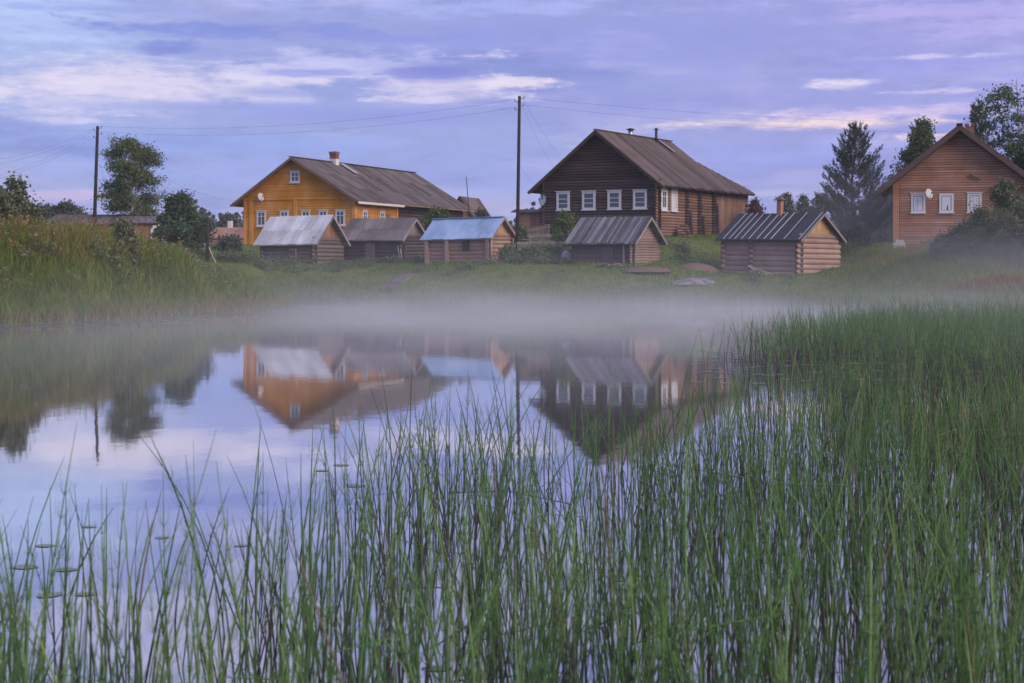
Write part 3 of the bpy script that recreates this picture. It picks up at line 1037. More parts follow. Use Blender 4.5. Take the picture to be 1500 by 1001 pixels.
# ------------------------------------------------------------------ reddish siding house on the right
b_ = R(14.5)
u = Vector((math.cos(b_), -math.sin(b_), 0)); vv = Vector((math.sin(b_), math.cos(b_), 0))
Wr = 7.75
loc = Vector((at(1308, 101), 101, 3.2))
rh = thing('siding_house', 'red-brown board-clad house with wide gable and three white windows at the right edge', 'house', loc, -b_)
xa = Wr / 2 - .06
ze, zr = 3.95, 7.0
sl = (zr - ze) / xa
core(rh, [(.06, -.2), (Wr - .06, -.2), (Wr - .06, ze), (xa, zr - .1), (.06, ze)], .05, 9, 'dark_log')
bh = .15
z = .02
while z < zr - .3:
    if z < ze: x0, x1 = .4, Wr
    else:
        x0, x1 = (z - ze) / sl + .06, Wr - (z - ze) / sl - .06
        x0 = max(x0, .4 if z < ze + .35 else 0)
    bar('siding_board', 'siding_board', rh, (x0, .02, z), (x1, .02 + J(.008), z), .05, bh * .84)
    z += bh
for i in range(3):
    bar('corner_board', 'siding_trim', rh, (.06 + i * .125, -.01, -.1), (.06 + i * .125, -.01, ze + i * .08), .118, .07, (0, -1, 0))
for i in range(24):
    bar('siding_board', 'siding_board', rh, (.02, .06, .02 + i * .163), (.02, 8.9, .02 + i * .163), .04, .15)
m = MB()
for i in range(14):
    m.box((.1 + i * (Wr - .2) / 14, -.10, -.45), (.1 + (i + .92) * (Wr - .2) / 14, .04, .0 + J(.03)))
m.obj('plinth', M['stone'], rh)
bar('vent', 'inner_dark', rh, (1.6, -.03, .22), (2.35, -.03, .22), .04, .13)
for i, px in enumerate((1345, 1386.5, 1427.5)):
    x = fx(px, 14.5, loc)
    window(rh, (x - .28, 0, 2.07), (1, 0, 0), (0, -1, 0), .56, .86, bars=((.5,), (.3,)) if i != 1 else ((), ()), ft=.13, curtain=2 if i == 1 else 1, cap=(i != 1))
ovl = .85
er, el_ = (Wr + ovl, ze - ovl * sl), (-ovl, ze - ovl * sl)
m = MB()
for e in (er, el_):
    m.add([(xa, -.8, zr), (e[0], -.8, e[1]), (e[0], 9.4, e[1]), (xa, 9.4, zr), (xa, -.8, zr - .1), (e[0], -.8, e[1] - .1), (e[0], 9.4, e[1] - .1), (xa, 9.4, zr - .1)],
          [(3, 2, 1, 0), (4, 5, 6, 7), (0, 1, 5, 4), (1, 2, 6, 5), (2, 3, 7, 6), (3, 0, 4, 7)])
m.obj('roof', M['dark_log'], rh)
for e in (er, el_):
    roof_row(rh, 'roof_sheet', 'roof_slate', 'wave', -.85, 9.4, 1.0, (xa, zr + .02), e, .04, ax='y', lap=False, rows=2, jit=.01)
    bar('bargeboard', 'dark_log', rh, (xa, -.83, zr - .12), (e[0], -.83, e[1] - .12), .05, .30)
    bar('bargeboard', 'dark_log', rh, (xa, -.5, zr - .30), (e[0], -.5, e[1] - .30), .05, .14)
bar('ridge_cap', 'roof_slate', rh, (xa, -.88, zr + .08), (xa, 9.4, zr + .08), .36, .06)
c0 = MB(); c0.box((xa + .35, 2.2, zr - .9), (xa + .85, 2.7, zr + .16)); chim = c0.obj('chimney', M['brick_red'], rh)
c0 = MB(); c0.box((xa + .30, 2.15, zr + .162), (xa + .56, 2.75, zr + .32)); c0.box((xa + .66, 2.15, zr + .162), (xa + .90, 2.75, zr + .30)); c0.obj('chimney_top', M['brick_red'], chim)
bar('bracket_pole', 'dark_log', rh, (4.35, -.12, 4.16), (5.0, -.14, 3.82), .07, .07)
p = loc + u * 2.05 + Vector((-.1, -.45, 3.05))
dish('small grey satellite dish beside the left window of the red-brown house', p, (.5, -.8, .2), .28)
stp = Vector((at(1316, 99.6), 99.6, 0)); stp.z = gz(stp.x, stp.y)
m = MB(); m.box((-.35, -.25, -.2), (.35, .25, .22)); m.box((-.2, -.15, .222), (.3, .2, .40))
st = m.obj('stone_block', M['stone']); st.location = stp; tag(st, 'pale stone blocks at the foot of the red-brown house corner', 'stone')

# ------------------------------------------------------------------ buildings further off


def plain_house(name, label, cat, px0, px1, d, y_eave, y_ridge, y_base, depth, bdeg, wallm, roofm, vert=True, gable_front=False, wid=.3):
    b_ = R(bdeg)
    p0 = at(px0, d, y_base)
    L = (px1 - px0) * d / F / math.cos(b_)
    hz = (y_base - y_eave) * d / F
    hr = (y_base - y_ridge) * d / F
    root = thing(name, label, cat, p0, -b_)
    if gable_front:
        core(root, [(0, -1), (L, -1), (L, hz), (L / 2, hr), (0, hz)], 0, depth, wallm)
        sl = (hr - hz) / (L / 2)
        for sgn in (-1, 1):
            e = (L / 2 + sgn * (L / 2 + .35), hz - .35 * sl)
            roof_row(root, 'roof_sheet', roofm, 'box', -.3, depth + .3, 1.0, (L / 2, hr + .02), e, .06, ax='y', lap=False)
    else:
        m = MB()
        m.add([(0, 0, -1), (L, 0, -1), (L, depth, -1), (0, depth, -1), (0, 0, hz), (L, 0, hz), (L, depth, hz), (0, depth, hz), (0, depth / 2, hr), (L, depth / 2, hr)],
              [(0, 1, 5, 4), (1, 2, 6, 9, 5), (2, 3, 7, 6), (3, 0, 4, 8, 7), (4, 5, 9, 8), (6, 7, 8, 9)])
        m.obj('wall', M[wallm], root)
        sl = (hr - hz) / (depth / 2)
        roof_row(root, 'roof_sheet', roofm, 'box', -.4, L + .4, 1.0, (depth / 2, hr + .02), (-.4, hz - .4 * sl), .06, lap=False)
        roof_row(root, 'roof_sheet', roofm, 'box', -.4, L + .4, 1.0, (depth / 2, hr + .02), (depth + .4, hz - .4 * sl), .06, lap=False)
    if vert:
        n = int(L / wid)
        for i in range(n):
            x = (i + .5) * L / n
            top = hz - .02 if not gable_front else (hr - abs(x - L / 2) * (hr - hz) / (L / 2) - .05)
            bar('plank', wallm, root, (x, -.03, -.6), (x, -.03, top), L / n * .9, .04, (0, -1, 0))
    else:
        n = int(hz / .25)
        for i in range(n):
            log('log', wallm, root, (-.15, -.02, (i + .4) * hz / n), (L + .15, -.02, (i + .4) * hz / n), hz / n * .53)
    return root


plain_house('log_barn', 'long low log barn with dark roof half hidden behind the left bank', 'barn', 72, 186, 135, 328, 314, 352, 7, 0, 'tan_log', 'roof_slate', vert=False)
plain_house('plank_barn', 'low barn of upright reddish planks behind the birch', 'barn', 184, 222, 133, 326, 317, 356, 5, -12, 'red_plank', 'roof_slate')
wh = plain_house('white_house', 'pale gabled house half hidden behind the dark leafy tree', 'house', 216, 262, 150, 340, 311, 356, 6, 0, 'lime_white', 'fibre_sheet', gable_front=True)
fh = plain_house('brown_cottage', 'distant cottage with brown roof and small white chimney left of the orange house', 'house', 306, 356, 190, 348, 333, 366, 8, 8, 'tan_log', 'red_plank', vert=False)
bar('chimney', 'lime_white', fh, (1.2, 4, 1.8), (1.2, 4, 3.3), .5, .5, (0, -1, 0))
plain_house('plank_annex', 'small gabled annex with pinkish plank wall at the rear of the orange house', 'shed', 655, 694, 143, 318, 289, 344, 5, 16, 'gold_plank', 'roof_plank', gable_front=True)
plain_house('plank_shed', 'low shed of upright orange planks with flat roof by the utility pole', 'shed', 758, 803, 113, 311, 307.5, 345, 3, 8, 'red_plank', 'roof_slate', wid=.2)
plain_house('grey_shed', 'grey gabled shed in the mist between the pine and the red-brown house', 'shed', 1262, 1325, 116, 300, 271, 350, 5, 10, 'weathered', 'roof_plank', gable_front=True)
# van behind the dark tree
vp = at(262, 128, 370)
van = thing('van', 'white van parked behind the dark leafy tree', 'van', vp, R(8))
prof = [(-2.0, .35), (2.0, .35), (2.05, .9), (1.6, 1.02), (1.1, 1.75), (.8, 1.9), (-1.8, 1.9), (-2.0, 1.7)]
m = MB(); n = len(prof)
m.add([(x, -.85, z) for x, z in prof] + [(x, .85, z) for x, z in prof], [tuple(range(n)), tuple(range(2 * n - 1, n - 1, -1))] + [(i, n + i, n + (i + 1) % n, (i + 1) % n) for i in range(n)])
m.obj('body', M['van_white'], van)
for x0, x1 in ((-1.7, -.65), (-.55, .25), (.35, 1.05)):
    m = MB(); m.add([(x0, -.86, 1.08), (x1 + (.28 if x1 > 1 else 0), -.86, 1.08), (x1, -.86, 1.7), (x0, -.86, 1.7)], [(0, 1, 2, 3)]); m.obj('window', M['screen_glass'], van)
for x in (-1.25, 1.25):
    for y in (-.87, .69):
        m = MB(); m.tube([(x, y, .33), (x, y + .18, .33)], .33, 14); wl = m.obj('wheel', M['tyre'], van)
        m = MB(); m.tube([(x, y - .01, .33), (x, y + .19, .33)], .19, 10); m.obj('rim', M['metal_pipe'], wl)

# ------------------------------------------------------------------ poles and wires


def pole(name, label, top, foot_z, r, lean, cat='utility pole', insul=True):
    base = Vector((top.x + lean, top.y, foot_z - .4))
    root = thing(name, label, cat, base)
    t_ = top - base
    m = MB(); m.tube([(0, 0, 0), t_ * .5, t_], [r, r * .88, r * .76], 10); m.obj('shaft', M['pole_wood'], root, True)
    if insul:
        for k, (sx, dz_) in enumerate(((1, -.15), (-1, -.35), (1, -.6), (-1, -.85))):
            q = t_ + Vector((0, 0, dz_))
            m = MB(); m.tube([q, q + Vector((sx * .28, 0, 0)), q + Vector((sx * .28, 0, .14))], [.018, .018, .045], 6); m.obj('insulator', M['black_metal'], root)
    return root


tB = at(761, 106, 141)
pole('utility_pole', 'tall dark utility pole between the orange and the brown house', tB, gz(tB.x, 106), .125, at(757.5, 106) - at(761, 106))
tA = at(143, 125, 185)
pole('utility_pole', 'tall dark utility pole left of the birch', tA, 3.4, .14, at(137, 125) - at(143, 125))
q = at(304, 104, 318); fz = gz(q.x, q.y)
sp_ = pole('stub_pole', 'short dark post with side braces beside the dark leafy tree', q, fz, .12, 0, 'post', False)
for d0, d1 in (((0, .0, 1.9), (.55, 0, 2.25)), ((0, 0, 1.6), (-.5, 0, 1.85))):
    m = MB(); m.tube([d0, d1], .04, 5); m.obj('brace', M['pole_wood'], sp_)
m = MB(); m.tube([(.1, -.1, 1.3), (.6, -.2, .2)], .03, 5); m.obj('stay', M['pale_stick'], sp_)
q = at(683, 125, 259)
pole('mast', 'thin leaning mast behind the blue-roofed shed', q, 3.7, .035, at(691, 125) - q.x, 'mast', False)

NW = 0


def wire(p0, p1, sag, label, r=.005, n=14):
    m = MB()
    p0, p1 = Vector(p0), Vector(p1)
    m.tube([p0.lerp(p1, i / n) - Vector((0, 0, sag * 4 * (i / n) * (1 - i / n))) for i in range(n + 1)], r, 4)
    return tag(m.obj('wire', M['wire_black']), label, 'power line', 'overhead wires between the poles')


def dzv(z): return Vector((0, 0, z))


wire(tA + Vector((.28, 0, -.02)), tB + Vector((-.28, 0, -.2)), .75, 'upper wire strung from the left pole to the middle pole')
wire(tA + Vector((.28, 0, -.45)), tB + Vector((-.28, 0, -.7)), .8, 'lower wire strung from the left pole to the middle pole')
wire(tA + Vector((.28, 0, -.5)), oh.location + Vector((-.3, 0, 3.2)), 1.0, 'wire running down from the left pole to the orange house eave')
for k, (yy, sg) in enumerate(((234, .35), (240, .4), (262, .3), (266, .35))):
    wire(tA + Vector((-.28, 0, -.2 - .2 * k)), at(-30, 105, yy + 4), sg, ('topmost', 'second', 'third', 'lowest')[k] + ' of the four wires running from the left pole out of the picture')
for k, (yy, sg) in enumerate(((176, .7), (190, .8))):
    wire(tB + Vector((.28, 0, -.1 - .45 * k)), at(1560, 150, yy), sg, ('upper', 'lower')[k] + ' wire running from the middle pole to the right past the brown house')
wire(tB + dzv(-.2), bh_.location + Vector((.9, -.6, 4.3)), .35, 'left of two wires sloping from the middle pole to the brown house roof')
wire(tB + dzv(-.1) + Vector((.2, 0, 0)), bh_.location + Vector((1.6, -.4, 4.75)), .3, 'right of two wires sloping from the middle pole to the brown house roof')
wire(at(760, 106, 240), bh_.location + Vector((-.4, 0, 3.3)), .15, 'short low wire from the middle pole to the brown house eave')
wire(rh.location + Vector((3.9, -.3, 7.1)), at(1436, 104, 158), .1, 'wire rising from the ridge of the red-brown house')

# ------------------------------------------------------------------ small things on the far bank


def seat(px, d):
    x = at(px, d)
    return Vector((x, d, gz(x, d)))


# slatted walkway down to the water
a, c_ = seat(601, 101.5), seat(568, 97.0)
wk = thing('walkway', 'grey slatted boardwalk going down the bank to the water', 'boardwalk', a)
dv = c_ - a; WKA, WKD = a.copy(), dv.copy(); side = Vector((dv.y, -dv.x, 0)).normalized()
for s in (-.28, .28):
    bar('beam', 'weathered', wk, side * s + dzv(.26), dv + side * s + dzv(.28), .08, .10)
for i in range(13):
    q = dv * ((i + .5) / 13) + dzv(.34 + .06 * math.sin(i / 4))
    bar('plank', 'weathered', wk, q - side * (.48 + J(.05)), q + side * (.48 + J(.05)), .21, .04, (0, 0, 1))

for k, (px, d, ln) in enumerate(((583, 111.0, 1.0), (587, 110.7, .85))):
    p = seat(px + 3, d)
    o = thing('garden_tool', ('longer', 'shorter')[k] + ' pale pole leaning on the corner of the dark log shed', 'pole', p)
    m = MB(); m.tube([(0, 0, 0), (-.18, .35, ln)], .025, 6); m.obj('handle', M['pale_stick'], o)
    m = MB(); m.box((-.06, -.02, .0), (.06, .02, .12)); m.obj('blade', M['black_metal'], o)

fw = thing('firewood_heap', 'heap of split logs against the small dark barn', 'firewood', seat(893, 97.0), R(-31))
for i in range(26):
    x = J(.75); zz = abs(J(.16)) + .06
    a_ = random.uniform(-.9, .9)
    log('billet', 'firewood', fw, (x - .16 * math.cos(a_), J(.12) - .16 * math.sin(a_), zz), (x + .16 * math.cos(a_), J(.12) + .16 * math.sin(a_), zz + J(.06)), .055)
fb = thing('plank_pile', 'two loose pale planks leaning against the bathhouse wall', 'planks', seat(1112, 96.4), 0)
for k in range(3):
    bar('plank', 'pale_stick', fb, (-.55 + k * .32, .45, .55 - k * .1), (.15 + k * .3, -.25, .03), .09, .03)

# overturned boat on the bank
bt = thing('rowing_boat', 'grey wooden boat lying upside down on the bank left of the bathhouse', 'boat', seat(1018, 93.5) + dzv(.02), R(24))
m = MB()
ns, nr = 13, 9
vs = []
for i in range(ns):
    s = i / (ns - 1)
    wv = .48 * math.sin(math.pi * (.012 + .976 * s)) ** .75
    for j in range(nr):
        th = math.pi * j / (nr - 1)
        vs.append(((s - .5) * 2.8, -wv * math.cos(th), .02 + .38 * max(0, math.sin(math.pi * (.02 + .96 * s))) ** .45 * math.sin(th)))
m.add(vs, [(i * nr + j, (i + 1) * nr + j, (i + 1) * nr + j + 1, i * nr + j + 1) for i in range(ns - 1) for j in range(nr - 1)])
m.obj('hull', M['grey_board'], bt, True)
bar('keel', 'weathered', bt, (-1.0, 0, .39), (1.0, 0, .39), .05, .05)
for s in (-1, 1):
    m = MB(); m.tube([(-1.4 + 2.8 * i / 12, s * .49 * math.sin(math.pi * (.012 + .976 * i / 12)) ** .75, .05) for i in range(13)], .03, 5); m.obj('gunwale', M['grey_board'], bt)


def mound(px, d, rx, ry, h, mat, label, cat, name='mound'):
    p = seat(px, d)
    k = 14
    vs = [(0, 0, h)]
    for ring in (.35, .7, 1.0):
        for i in range(k):
            th = 2 * math.pi * i / k
            vs.append((rx * ring * math.cos(th) * (1 + J(.12)), ry * ring * math.sin(th) * (1 + J(.12)), h * (1 - ring ** 2) * (1 + J(.15)) - .12 * (ring == 1)))
    fs = [(0, 1 + i, 1 + (i + 1) % k) for i in range(k)]
    for q in range(2):
        fs += [(1 + q * k + i, 1 + (q + 1) * k + i, 1 + (q + 1) * k + (i + 1) % k, 1 + q * k + (i + 1) % k) for i in range(k)]
    m = MB(); m.add(vs, fs)
    o = m.obj(name, M[mat], None, True); o.location = p
    return tag(o, label, cat)


mound(1020, 98.5, 1.4, 1.0, .45, 'clay', 'low mound of bare tan earth above the upturned boat', 'earth mound')
mound(948, 96, 1.5, .8, .18, 'clay', 'flat patch of bare tan earth below the small dark barn', 'earth mound')
mound(830, 101.5, .45, .35, .5, 'tarp', 'pale rumpled tarpaulin heap beside the board-roofed barn', 'tarpaulin', 'tarpaulin')
# cold frame with leaning battens, bench, picket fence in the garden by the brown house
cf = thing('cold_frame', 'grey plank cold frame with leaning battens in the garden left of the small dark barn', 'cold frame', seat(793, 105.5), R(-6))
for k in range(3):
    bar('plank', 'weathered', cf, (-1.5, 0, .12 + k * .2), (1.5, 0, .12 + k * .2), .04, .18)
for k in range(5):
    bar('batten', 'weathered', cf, (-1.5 + k * .72, .5, .75), (-1.75 + k * .72, -.35, .05), .07, .03)
bar('rail', 'weathered', cf, (-1.6, .5, .75), (1.6, .5, .75), .06, .06)
bc = thing('garden_bench', 'weathered wooden bench in front of the brown house by the pole', 'bench', seat(793, 108.3), R(-4))
bar('seat', 'weathered', bc, (-.9, 0, .42), (.9, 0, .42), .32, .05)
bar('backrest', 'weathered', bc, (-.9, .18, .78), (.9, .18, .78), .04, .16)
for x in (-.75, 0, .75):
    bar('leg', 'weathered', bc, (x, .15, -.1), (x, .19, .88), .06, .06, (0, -1, 0))
    bar('leg', 'weathered', bc, (x, -.13, -.1), (x, -.13, .40), .06, .06, (0, -1, 0))


def fence(label, px0, px1, d0, d1, h, mat, pitch=.16):
    a_, b2 = seat(px0, d0), seat(px1, d1)
    root = thing('picket_fence', label, 'fence', a_)
    dd = b2 - a_
    n = max(3, int(dd.length / pitch))
    dirn = dd.normalized()
    for zz in (.3, h * .8):
        bar('rail', mat, root, dzv(zz), dd + dzv(zz), .05, .07)
    for i in range(n):
        q = dd * ((i + .5) / n)
        bar('picket', mat, root, q - dirn.cross(Vector((0, 0, 1))) * .05 + dzv(-.1), q - dirn.cross(Vector((0, 0, 1))) * .05 + dzv(h + J(.06)), .085, .025, (0, -1, 0))
    return root


fence('weathered picket fence left of the brown house by the pole', 752, 806, 110, 111.5, .95, 'fence_wood', .15)
fence('grey paling fence in front of the misty grey shed', 1276, 1310, 104, 105, 1.15, 'weathered', .17)
fence('low dark fence left of the orange house', 318, 352, 122, 122, .8, 'pole_wood', .25)

# ------------------------------------------------------------------ trees and shrubs


def leaves(cent, rad, per, size, squash=1.0, elong=1.7):
    """leaf-sized diamonds scattered round clump centres"""
    n = len(cent) * per
    c = np.repeat(cent, per, 0) + rng.normal(size=(n, 3)) * np.repeat(rad, per)[:, None] * np.array([1, 1, squash]) * .55
    a = rng.normal(size=(n, 3)); a /= np.linalg.norm(a, axis=1)[:, None]
    r = rng.normal(size=(n, 3)); bb = np.cross(a, r); bb /= np.linalg.norm(bb, axis=1)[:, None]
    sz = size * rng.uniform(.6, 1.35, n)[:, None]
    V = np.stack([c - a * sz * elong / 2, c + bb * sz * .42, c + a * sz * elong / 2, c - bb * sz * .42], 1).reshape(-1, 3)
    Fc = np.arange(n * 4).reshape(n, 4)
    tint = np.clip(np.repeat(np.repeat(rng.uniform(0, 1, len(cent)), per) * .55 + rng.uniform(0, .45, n), 4), 0, 1)
    return V, Fc, np.stack([tint, tint], 1)


def tree(name, label, base, Ht, prof, leafm, barkm, cat='tree', nl=34, trunk_r=.14, per=46, size=.16, clump=.42, bare=.15, droop=0.0, up=.5, lean=(0, 0), trunks=1, group=None):
    """prof(t) = crown radius at height fraction t"""
    root = thing(name, label, cat, base, 0, group)
    m = MB()
    cents, rads = [], []
    for tk in range(trunks):
        off = Vector((J(.5), J(.5), 0)) * (0 if trunks == 1 else 1) * (.15 * Ht)
        pts = []
        for i in range(9):
            t_ = i / 8
            pts.append(Vector((lean[0] * t_ + off.x * t_ + .05 * Ht * .3 * math.sin(t_ * 4 + tk), lean[1] * t_ + off.y * t_ + J(.03), -.3 + (Ht * .97 + .3) * t_)))
        m.tube(pts, [trunk_r * (1 - .88 * i / 8) for i in range(9)], 7)
        for k in range(nl // trunks):
            t_ = bare + (1 - bare) * ((k + random.random()) / (nl // trunks)) ** .9
            rr = prof(t_) * random.uniform(.55, 1.12)
            th = random.uniform(0, 2 * math.pi)
            f = t_ * 8; i0 = min(int(f), 7)
            p0 = pts[i0].lerp(pts[i0 + 1], f - i0)
            start = p0 - Vector((0, 0, min(rr * up, p0.z * .5)))
            f2 = max(0, start.z / Ht) * 8; i2 = min(int(f2), 7)
            start = pts[i2].lerp(pts[i2 + 1], f2 - i2)
            end = p0 + Vector((math.cos(th) * rr, math.sin(th) * rr, J(.1) * Ht * .3 - droop * rr))
            mid = start.lerp(end, .55) + Vector((0, 0, rr * .16))
            m.tube([start, mid, end], [trunk_r * .28 * (1 - t_ * .6), trunk_r * .17 * (1 - t_ * .6), .008], 4, False)
            for s in (.45, .7, .88, 1.02):
                q = start.lerp(mid, s / .55) if s < .55 else mid.lerp(end, (s - .55) / .45)
                if s > .3:
                    cents.append(q + Vector((J(.16), J(.16), J(.12))) * clump * 2)
                    rads.append(clump * random.uniform(.6, 1.15))
    m.obj('trunk', M[barkm], root)
    V, Fc, tint = leaves(np.array([tuple(c) for c in cents]), np.array(rads), per, size)
    V[:, 2] = np.maximum(V[:, 2], .02)
    link('crown', np_mesh('crown', V, Fc, M[leafm], tint), root)
    return root


def oval(wd, peak=.5, p=1.0):
    def f(t):
        k = t / peak * .5 if t < peak else .5 + (t - peak) / (1 - peak) * .5
        return wd * max(0.02, math.sin(math.pi * min(max(k, .0), 1))) ** p
    return f


p = Vector((at(191, 138), 138, 3.6))
tree('birch_tree', 'dense leafy birch standing alone beside the left utility pole', p, (375 - 211) * 138 / F, lambda t: 2.35 * (max(0.02, 1 - ((t - .62) / .44) ** 2) ** .5 if abs(t - .62) < .44 else .1) * (1 + .06 * math.sin(t * 17)),
     'leaf_birch', 'birch_bark', nl=72, per=84, size=.115, clump=.50, bare=.33, droop=.25, up=.35, trunk_r=.17, trunks=1)
p = seat(268, 105)
tree('apple_tree', 'dark leafy tree with ragged outline in front of the white van', p, (381 - 288) * 105 / F, lambda t: 1.75 * (1 - .75 * max(0, t - .45) / .55) * (.75 + .5 * min(t, .5)), 'leaf_dark', 'bark', nl=64, per=100, size=.115, clump=.38, bare=.06, trunk_r=.12, trunks=2)
tree('leafy_shrub', 'rounded green shrub left of the dark leafy tree', seat(236, 112), 1.9, oval(1.2, .5), 'leaf_dark', 'bark', 'shrub', nl=20, per=50, size=.15, clump=.4, bare=.1, trunk_r=.05)
# shrubs on the left bank
for px, d, y, wd, lab in ((25, 68, 262, .75, 'tallest pale-leaved shrub on top of the left bank'), (3, 66, 277, .7, 'leafy shrub at the left picture edge on the bank'),
                          (52, 69, 300, .5, 'small shrub right of the tallest shrub on the left bank')):
    q = seat(px, d)
    hh = H + (Y0 - y) * d / F - q.z
    tree('bank_shrub', lab, q, hh, oval(wd, .55), 'leaf_willow', 'bark', 'shrub', nl=22, per=26, size=.11, clump=.26, bare=.12, trunk_r=.035, trunks=2)
q = seat(182, 70)
tree('bank_shrub', 'green thicket on the bank below the birch', q, (H + (Y0 - 326) * 70 / F) - q.z, oval(.6, .45), 'leaf_willow', 'bark', 'shrub', nl=26, per=36, size=.10, clump=.26, bare=.08, trunk_r=.03, trunks=2)


def pine(name, label, base, Ht, wd, seed=3):
    rr = random.Random(seed)
    root = thing(name, label, 'tree', base)
    m = MB()
    pts = [Vector((.12 * math.sin(i * .9), 0, -.3 + (Ht + .2) * i / 10)) for i in range(11)]
    m.tube(pts, [.20 * (1 - .9 * i / 10) for i in range(11)], 7)
    tips, dirs = [], []
    for k in range(135):
        t_ = .06 + .94 * (k + rr.random()) / 135
        R_ = wd * (1 - t_) ** .48 * (.66 + .62 * rr.random()) * (.85 if t_ < .2 else 1) + .12
        th = rr.uniform(0, 6.283)
        st = Vector((.1, 0, Ht * t_ - .2))
        o_ = Vector((math.cos(th), math.sin(th), 0))
        mid = st + o_ * R_ * .6 + Vector((0, 0, R_ * .08))
        end = st + o_ * R_ + Vector((0, 0, R_ * .42 + .15))
        m.tube([st, mid, end], [.045 * (1.1 - t_), .03 * (1.1 - t_), .008], 4, False)
        for s in np.linspace(.35, 1.0, max(3, int(R_ * 5))):
            q = st.lerp(mid, s / .6) if s < .6 else mid.lerp(end, (s - .6) / .4)
            sd_ = Vector((-o_.y, o_.x, 0))
            for _ in range(3):
                off = sd_ * rr.uniform(-.38, .38) * R_ * .5 + Vector((0, 0, rr.uniform(-.05, .25)))
                tips.append(q + off)
                d_ = (o_ * .5 + sd_ * rr.uniform(-.5, .5) + Vector((0, 0, rr.uniform(.5, 1.3)))).normalized()
                dirs.append(d_)
    m.obj('trunk', M['bark'], root)
    T = np.array([tuple(t) for t in tips]); D = np.array([tuple(t) for t in dirs])
    per = 22
    n = len(T) * per
    along = rng.uniform(0, .34, n)
    c = np.repeat(T, per, 0) + np.repeat(D, per, 0) * along[:, None]
    a = np.repeat(D, per, 0) * .75 + rng.normal(size=(n, 3)) * .55
    a /= np.linalg.norm(a, axis=1)[:, None]
    s_ = np.cross(a, rng.normal(size=(n, 3))); s_ /= np.linalg.norm(s_, axis=1)[:, None]
    ln = rng.uniform(.10, .19, n)[:, None]
    V = np.stack([c - s_ * .018, c + s_ * .018, c + a * ln], 1).reshape(-1, 3)
    tint = np.repeat(np.repeat(rng.uniform(0, .6, len(T)), per) + rng.uniform(0, .4, n), 3)
    link('crown', np_mesh('crown', V, np.arange(n * 3).reshape(n, 3), M['needle'], np.stack([tint, tint], 1)), root)
    return root


q = seat(1250, 112)
pine('pine_tree', 'bushy pine with upturned branch tips left of the red-brown house', q, H + (Y0 - 191) * 112 / F - q.z, 2.25)
q = seat(1205, 118)
tree('misty_shrub', 'loose grey-green bush at the left foot of the pine', q, H + (Y0 - 285) * 118 / F - q.z, oval(1.1, .6), 'leaf_willow', 'bark', 'shrub', nl=26, per=34, size=.13, clump=.35, bare=.1, trunk_r=.05)
for px, d, y, wd, lm, lab in ((1107, 118, 294, .8, 'leaf_rust', 'rusty-leaved bush behind the right end of the brown house'),
                              (1152, 126, 284, .9, 'leaf_willow', 'thin pale tree behind the bathhouse chimney'),
                              (1178, 124, 290, .75, 'leaf_willow', 'small pale tree between the bathhouse chimney and the pine')):
    q = seat(px, d)
    tree('young_tree', lab, q, H + (Y0 - y) * d / F - q.z, oval(wd, .6), lm, 'bark', nl=26, per=22, size=.13, clump=.30, bare=.25, trunk_r=.05)
q = seat(1353, 116)
tree('broad_tree', 'broad birch rising behind the left roof slope of the red-brown house', q, H + (Y0 - 178) * 116 / F - q.z, lambda t: 5.2 * max(.03, (1 - t) ** .85) * (1 if t > .3 else .6), 'leaf_birch', 'bark', nl=120, per=50, size=.125, clump=.46, bare=.25, droop=.2, trunk_r=.16)
q = seat(1432, 114)
pine('spruce_tree', 'slim conifer tip showing above the roof of the red-brown house', q, H + (Y0 - 158) * 114 / F - q.z, 1.0, 9)
q = Vector((at(1492, 108), 108, 3.4))
tree('tall_birch', 'tall birch with airy drooping twigs at the right picture edge', q, H + (Y0 - 108) * 108 / F - q.z, lambda t: 2.7 * (max(0.02, 1 - ((t - .72) / .5) ** 2) ** .5 if abs(t - .72) < .5 else .4), 'leaf_dark', 'birch_bark',
     nl=84, per=26, size=.13, clump=.36, bare=.3, droop=.45, up=.4, trunk_r=.2)
q = Vector((at(1508, 104), 104, 3.4))
tree('willow_tree', 'dense green tree behind the right corner of the red-brown house', q, H + (Y0 - 205) * 104 / F - q.z, oval(1.7, .55), 'leaf_dark', 'bark', nl=54, per=90, size=.125, clump=.42, bare=.15, trunk_r=.13)
